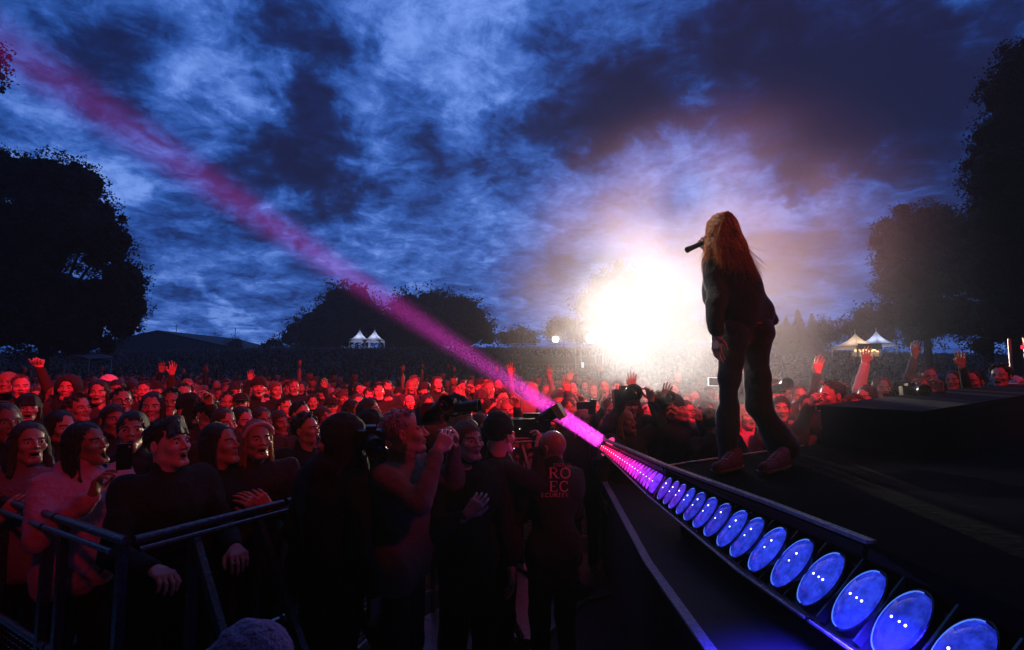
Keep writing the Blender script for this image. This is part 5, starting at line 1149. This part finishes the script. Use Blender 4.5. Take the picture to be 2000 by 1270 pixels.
# film camera on the pit operator's shoulder, lens hood caught by the beam
e = empty('film_camera', P(1040, 835, 4.4), 0, 'shoulder film camera with cables and hood flaring in the pink beam', 'camera')
m = MB(); m.box((0, 0, 0), (.30, .16, .15)); m.box((-.16, 0, .02), (.1, .12, .11)); m.box((.02, 0, .10), (.2, .05, .04)); m.build('camera_body', M_plast, e)
m = MB(); M = Vector((.8, -.2, .5)).to_track_quat('Z', 'Y').to_matrix(); m.lathe((0, 0, .02), [(.04, .05), (.05, .10), (.055, .2), (.05, .24)], 18, M=M); m.build('lens_barrel', M_plast, e, True)
m = MB(); m.box(M@Vector((0, 0, .27)), (.17, .13, .06), M=M); m.build('matte_box', mat('yellow_lit_matte_box', (.55, .42, .15), .35, .4), e)  # yellow light on the matte box is put into its colour
m = MB(); r = random.Random(3)
for i in range(9):
    a = Vector((r.uniform(-.15, .2), -.09, r.uniform(-.06, .08))); b_ = a+Vector((r.uniform(.0, .18), -.05, r.uniform(-.2, -.05))); c_ = a.lerp(b_, .5)+Vector((.04, -.06, .05)); pts = [a*(1-t)**2+c_*2*t*(1-t)+b_*t*t for t in [j/8 for j in range(9)]]; m = MB(); m.path(pts, .006, 6); m.build('cable', M_plast, e)
m = MB()
for i in range(7): m.box((r.uniform(-.13, .16), -.083, r.uniform(-.07, .07)), (r.uniform(.012, .03), .004, r.uniform(.008, .014)))
m.build('control_panel', mat('panel_metal', (.6, .5, .5), .3, .6), e)
for px, py, lab in ((1015, 838, 'a'), (1004, 876, 'b')):
    m = MB(); p = P(px, py, 4.25)-e.location; m.box(p, (.006, .006, .006)); m.build('indicator_light', mat('indicator', (1, 1, 1), .5, emit=(1, 1, 1), es=2.5), e)

# ------------------------------------------------------------------ crowd barriers
M_barr = mat('worn_barrier_metal', (.13, .125, .13), .3, .8, bump=.3, bscale=60, var=.4)
def barrier(a, b_, label, posts=(.03, .97), braces=True):
    a = Vector((*a, 0)); b_ = Vector((*b_, 0)); d = b_-a; ln = d.length; u = d/ln; nrm = Vector((u.y, -u.x, 0)); H = 1.28
    e = empty('crowd_barrier', a, 0, label, 'barrier', 'metal crowd barriers round the pit')
    m = MB(); m.tube(Vector((0, 0, H)), d+Vector((0, 0, H)), .019, n=14); m.tube(Vector((0, 0, H))+nrm*.05-Vector((0, 0, .03)), d+nrm*.05+Vector((0, 0, H-.03)), .012, n=8); m.build('top_rail', M_barr, e, True)
    for t in posts:
        p = d*t; m = MB(); m.box(p+Vector((0, 0, H/2)), (.034, .034, H-.03), M=Matrix.Rotation(math.atan2(u.y, u.x), 3, 'Z')); m.build('post', M_barr, e)
        if braces: m = MB(); m.bar(p+Vector((0, 0, H-.05)), p+nrm*.85+Vector((0, 0, .05)), .03, .04); m.build('brace', M_barr, e)
    for z in (.68, .20): m = MB(); m.tube(Vector((0, 0, z)), d+Vector((0, 0, z)), .018, n=8); m.build('mid_rail' if z > .5 else 'bottom_rail', M_galv, e, True)
    m = MB(); k = int(ln/.045)
    for i in range(1, k): q = d*(i/k)-nrm*.015; m.tube(q+Vector((0, 0, .2)), q+Vector((0, 0, .67)), .0025, n=4)
    for i in range(1, 14): z = .2+.034*i; m.tube(Vector((0, 0, z))-nrm*.018, d+Vector((0, 0, z))-nrm*.018, .002, n=4)
    m.build('mesh_panel', M_galv, e)
    m = MB(); m.prism([Vector((0, 0, .02)), d+Vector((0, 0, .02)), d+nrm*.95+Vector((0, 0, .02)), nrm*.95+Vector((0, 0, .02))], (0, 0, .012)); m.build('base_plate', M_galv, e)
    return e
barrier((-3.95, 3.62), (-2.90, 2.96), 'crowd barrier panel cut off by the left edge', (.5, .97), False)
barrier((-2.88, 2.94), (-2.22, 2.56), 'crowd barrier panel at the left edge beneath the fleece jacket', (.15, .9), False)
barrier((-2.20, 2.55), (-1.62, 2.215), 'crowd barrier panel with bright pink rail ending at the corner', (.12, .97), False)
barrier((-1.59, 2.225), (-1.23, 2.82), 'crowd barrier panel with bluish rail right of the corner', (.35, .8), True)
barrier((-1.22, 2.84), (-.72, 4.22), 'crowd barrier panel behind the black hooded coat', (.1, .9))
barrier((-.71, 4.24), (-.02, 5.3), 'crowd barrier panel behind the pit photographers', (.1, .9))
barrier((.0, 5.32), (.95, 5.75), 'crowd barrier panel beyond the end of the light strip', (.1, .9))
barrier((.97, 5.76), (2.2, 5.76), 'crowd barrier panel below the white glare', (.1, .9))
barrier((2.22, 5.77), (3.3, 6.1), 'crowd barrier panel behind the singer legs', (.1, .9))
# red lit lighting truss piece at the right edge
e = empty('truss', (6.35, 6.6, ZS), 0, 'bit of red lit lighting truss at the right edge', 'truss'); c = P(1990, 676, 6.5)-e.location
m = MB()
for dy in (-.1, .1):
    for dx in (0, .2): m.tube(c+Vector((-.02+dx, dy, -c.z)), c+Vector((-.02+dx, dy, .1)), .018, n=8)
for i in range(12):
    z = -c.z+i*.11
    if z > 0: break
    m.tube(c+Vector((-.02, -.1, z)), c+Vector((.18, -.1, z+.11)), .009, n=6)
m.build('chord', M_galv, e)
m = MB()
for i in range(7): m.box(c+Vector((-.06+.035*i, -.12, -.02+.028*i+.01*(i % 2))), (.035, .04, .045))
m.build('lamp', mat('red_lamp', (1, .1, .15), .4, emit=(1, .02, .06), es=1.6), e)

# ------------------------------------------------------------------ the rest of the crowd
def front_line(x):
    pts = [(-60, 36), (-4.4, 4.3), (-3.2, 3.7), (-1.9, 2.95), (-1.7, 3.1), (-1.2, 4.0), (-.2, 5.75), (.9, 6.15), (2.3, 6.1), (3.3, 6.5), (8, 9.2), (60, 42)]
    for a, b_ in zip(pts[:-1], pts[1:]):
        if a[0] <= x <= b_[0]: return a[1]+(b_[1]-a[1])*(x-a[0])/(b_[0]-a[0])
PROTO_SPEC = [('long', ('down', 'down'), 'half', True, 'long haired woman'), ('short', ('down', 'down'), 'closed', False, 'short haired man'), ('tied', ('down', 'down'), 'half', True, 'woman with tied hair'), ('swoop', ('down', 'down'), 'half', False, 'man with swept fringe'),
  ('cap', ('down', 'down'), 'closed', False, 'man in peaked cap'), ('messy_long', ('clap', 'clap'), 'open', True, 'clapping wavy haired woman'), ('curly', ('down', 'down'), 'half', False, 'curly haired man'), ('fringe', ('down', 'down'), 'open', True, 'fringed open mouthed woman'),
  ('beanie', ('down', 'down'), 'half', False, 'man in knitted hat'), ('short', ('raise2', 'down'), 'open', False, 'man with one hand raised'), ('long', ('phonehi', 'phonehi'), 'closed', True, 'woman with both hands up'), ('bald', ('down', 'down'), 'closed', False, 'bald man'),
  ('bun', ('down', 'down'), 'closed', True, 'woman with a hair bun'), ('bucket', ('down', 'raise'), 'half', True, 'brimmed hat woman, hand raised')]
protos = []
for i, (h, ar, mo, fe, ds) in enumerate(PROTO_SPEC):
    hm = {'cap': M_cloth, 'beanie': M_char, 'bucket': M_cloth}.get(h, M_hair)
    protos.append((build_person('person', (0, 0, 0), 0, 1, (0, R(7)), h, hm, ar, M_cloth, mo, fe, seed=i, coarse=True, trousers=False, cloth_voxel=.018), ds))
kids = {p.name: list(p.children) for p, _ in protos}
spots = []; r = random.Random(21); y = 3.2; used = [(h[0], h[1], h[2], h[3]) for h in HEROES]
hp = [(P(h[0], h[1], h[2]).x, h[2]) for h in HEROES]
def proj(x, y, z):
    v = y*_c+(z-CAMZ)*_s; w = -y*_s+(z-CAMZ)*_c; return 1000+x/v*1000, 635-w/v*1000
while y < 17 and len(spots) < 290-len(HEROES)-0:
    hw = y*1.02; x = -hw+r.random()*.4
    while x < hw:
        xx = x+r.uniform(-.14, .14); yy = y+r.uniform(-.16, .16); x += r.uniform(.44, .62)
        if yy < front_line(xx)+.25: continue
        if min((xx-a)**2+(yy-b_)**2 for a, b_ in hp) < .36**2: continue
        s = r.gauss(.985, .045); zt = 1.735*s; px, py = proj(xx, yy, zt)
        if px < -25 or px > 2025: continue
        hs = 230/yy
        # nobody may stand in front of a face we know from the photograph
        if any(d > yy and abs(px-a) < hs*.75+b2*.35 and py < t+b2*.9 for a, t, d, b2 in used): continue
        spots.append((xx, yy, s, px, py))
    y += .56
print('SPOTS', len(spots), 'to', y)
YFAR = y
AREAS = [(240, 'below the huge left tree'), (480, 'below the shed'), (690, 'left of the two white tents'), (900, 'below the two white tents'), (1120, 'left of the big floodlight'), (1400, 'under the white glare'), (1640, 'right of the singer'), (1830, 'below the right pagoda tents'), (3000, 'near the right edge')]
from collections import defaultdict
cnt = defaultdict(list); chosen = []
last = -1
for sp in spots:
    i = r.choices(range(len(protos)), [6, 6, 6, 5, 3, 1.5, 5, 3, 3, .5, .8, 2, 4, .5])[0]
    if i == last: i = (i+5) % len(protos)
    last = i; chosen.append((sp, i))
for sp, i in chosen:
    ar = next(t for lim, t in AREAS if sp[3] < lim); row = 'near rows' if sp[1] < 6.5 else 'middle rows' if sp[1] < 9 else 'far rows'
    cnt[(i, ar, row)].append(sp)
ORD = ['leftmost', 'second from left', 'third from left', 'fourth from left', 'fifth from left', 'sixth from left', 'seventh from left', 'eighth from left', 'ninth from left']
firstused = set()
for (i, ar, row), sps in cnt.items():
    sps.sort(key=lambda s: s[3])
    for j, (x, yy, s, px, py) in enumerate(sps):
        p, ds = protos[i]
        if i in firstused:
            c = p.copy(); C.objects.link(c)
            for ch in kids[p.name]: d = ch.copy(); C.objects.link(d); d.parent = c
        else: c = p; firstused.add(i)
        c.location = (x, yy, hill_z(x, yy)); yaw = math.atan2(1.5-x, yy-3.0)*.75+r.gauss(0, .16); c.rotation_euler = (r.gauss(0, .03), r.gauss(0, .03), yaw); c.scale = (s*r.uniform(.96, 1.05), s, s)
        tag(c, ' '.join((f"{ds}, {row} {ar}"+(f", {ORD[min(j, 8)]}" if len(sps) > 1 else '')).replace('bright red lit', 'red lit').split()[:16]), 'person', 'people standing in the crowd')

# beyond those: one packed mass of people up to the crest
def mass():
    q = np.random.RandomState(8); mats = [M_mskin]+M_mc
    ico = bmesh.new(); bmesh.ops.create_icosphere(ico, subdivisions=2, radius=1); hv = np.array([v.co[:] for v in ico.verts]); hf = np.array([[v.index for v in f.verts] for f in ico.faces]); ico.free()
    ico = bmesh.new(); bmesh.ops.create_icosphere(ico, subdivisions=1, radius=1); lv = np.array([v.co[:] for v in ico.verts]); lf = np.array([[v.index for v in f.verts] for f in ico.faces]); ico.free()
    Vs, Fs, Ms = [], [], []; n0 = 0
    y = YFAR-.2; rr = random.Random(2)
    while y < 92:
        step = .62 if y < 30 else .8 if y < 50 else 1.05
        hw = min(y*1.04, 78 if y > 60 else 99); x = -hw
        while x < hw:
            xx = x+rr.uniform(-.18, .18); yy = y+rr.uniform(-.25, .25); x += rr.uniform(.5, .8)*(1 if y < 40 else 1.35)
            if 36.5 < yy < 42.5 and .0 < xx < 7.9: continue
            if yy < YFAR+.3 and yy < front_line(max(-59, min(59, xx))): continue
            h = rr.gauss(1.70, .09); g = hill_z(xx, yy); near = y < 26; bv, bf = (hv, hf) if near else (lv, lf)
            skin_front = True
            yaw = math.atan2(1.5-xx, yy)*.8+rr.gauss(0, .2); cz, sz = math.cos(yaw), math.sin(yaw)
            # head: face side skin, back and top hair
            V = bv*np.array((.078, .095, .118)); fc = V[bf].mean(1); mi = np.where((fc[:, 1] < .02) & (fc[:, 2] < .062), 0, 1+rr.randrange(len(M_mc)-3)); V = V+(0, 0, h-.12)
            parts = [(V, bf, mi)]
            cm = 1+rr.choice([0, 0, 0, 1, 1, 2, 3, 4, 5, 6, 0, 1, 0, 1, 0, 0, 4, 2])
            V = lv*np.array((.235, .13, .26)); V = V+(0, .02, h-.48); parts.append((V, lf, np.full(len(lf), cm)))
            if near: V = lv*np.array((.055, .055, .10))+(0, .01, h-.24); parts.append((V, lf, np.zeros(len(lf), int)))
            V = lv*np.array((.19, .12, .55))+(0, .02, h-1.1); parts.append((V, lf, np.full(len(lf), cm)))
            if rr.random() < .06:
                s = rr.choice((-1, 1)); V = lv*np.array((.045, .045, .24))+(s*.24, -.1, h+.02); parts.append((V, lf, np.full(len(lf), cm if rr.random() < .5 else 0))); V = lv*np.array((.045, .03, .09))+(s*.24, -.12, h+.3); parts.append((V, lf, np.zeros(len(lf), int)))
            for V, F, m_ in parts:
                X = V[:, 0]*cz-V[:, 1]*sz; Y_ = V[:, 0]*sz+V[:, 1]*cz; Vs.append(np.stack([X+xx, Y_+yy, V[:, 2]+g], 1)); Fs.append(F+n0); Ms.append(m_); n0 += len(V)
        y += step
    V = np.concatenate(Vs); F = np.concatenate(Fs); print('MASS', len(F))
    o = npmesh('crowd', V, F, mats, np.concatenate(Ms)); tag(o, 'packed far crowd covering the slope up to the tree line', 'crowd', kind='stuff')
M_mskin = mat('far_skin', (.34, .22, .17), .6)
M_mc = [mat('far_cloth', c, .9) for c in ((.006, .006, .008), (.012, .013, .02), (.03, .03, .034), (.30, .30, .33), (.012, .02, .05), (.12, .02, .02), (.08, .08, .09))]
mass()

# ------------------------------------------------------------------ haze in the air
m = MB(); m.box((0, 50, 13.2), (420, 190, 28.8)); hz = m.build('haze', [bpy.data.materials.new('haze_air')]); hm_ = hz.data.materials[0]; hm_.use_nodes = True; t = hm_.node_tree; t.nodes.clear()
o_ = t.nodes.new('ShaderNodeOutputMaterial'); v = t.nodes.new('ShaderNodeVolumePrincipled'); v.inputs['Color'].default_value = (.9, .9, .95, 1); v.inputs['Density'].default_value = .0014; v.inputs['Anisotropy'].default_value = .455
hm_.cycles.volume_sampling = 'EQUIANGULAR'; t.links.new(v.outputs[0], o_.inputs['Volume']); tag(hz, 'thin stage haze in the evening air', 'haze', kind='stuff')

# stage smoke drifting in the follow spots between the singer and the tower
def smoke():
    c = Vector((1.98, 6.0, 2.72)); q = MB(); r_ = (2.5, 3.3, 2.3)
    vs = []; 
    q.lathe((0, 0, 0), [(math.sin(a)*1.0+.001, math.cos(a)) for a in [math.pi*(1-i/12) for i in range(13)]], 24)
    q.v = [(x*r_[0], y_*r_[1], z*r_[2]) for x, y_, z in q.v]
    m = bpy.data.materials.new('stage_smoke'); o = q.build('smoke', [m], None, True); o.location = c
    m.use_nodes = True; t = m.node_tree; t.nodes.clear(); out = t.nodes.new('ShaderNodeOutputMaterial'); v = t.nodes.new('ShaderNodeVolumePrincipled'); v.inputs['Anisotropy'].default_value = .45; v.inputs['Color'].default_value = (.96, .96, .96, 1)
    co = t.nodes.new('ShaderNodeTexCoord'); mp = t.nodes.new('ShaderNodeMapping'); mp.inputs['Scale'].default_value = tuple(1/x for x in r_); t.links.new(co.outputs['Object'], mp.inputs[0])
    g = t.nodes.new('ShaderNodeTexGradient'); g.gradient_type = 'QUADRATIC_SPHERE'; t.links.new(mp.outputs[0], g.inputs[0])
    n = t.nodes.new('ShaderNodeTexNoise'); n.inputs['Scale'].default_value = 1.1; n.inputs['Detail'].default_value = 4; t.links.new(co.outputs['Object'], n.inputs['Vector'])
    mr = t.nodes.new('ShaderNodeMapRange'); mr.inputs[1].default_value = .34; mr.inputs[2].default_value = .62; t.links.new(n.outputs['Fac'], mr.inputs[0])
    a = t.nodes.new('ShaderNodeMath'); a.operation = 'MULTIPLY'; t.links.new(g.outputs[1], a.inputs[0]); t.links.new(mr.outputs[0], a.inputs[1])
    b_ = t.nodes.new('ShaderNodeMath'); b_.operation = 'MULTIPLY'; b_.inputs[1].default_value = 1.05; t.links.new(a.outputs[0], b_.inputs[0]); t.links.new(b_.outputs[0], v.inputs['Density'])
    t.links.new(v.outputs[0], out.inputs['Volume']); tag(o, 'cloud of white stage smoke glowing in the follow spots behind the singer', 'smoke', kind='stuff')
smoke()
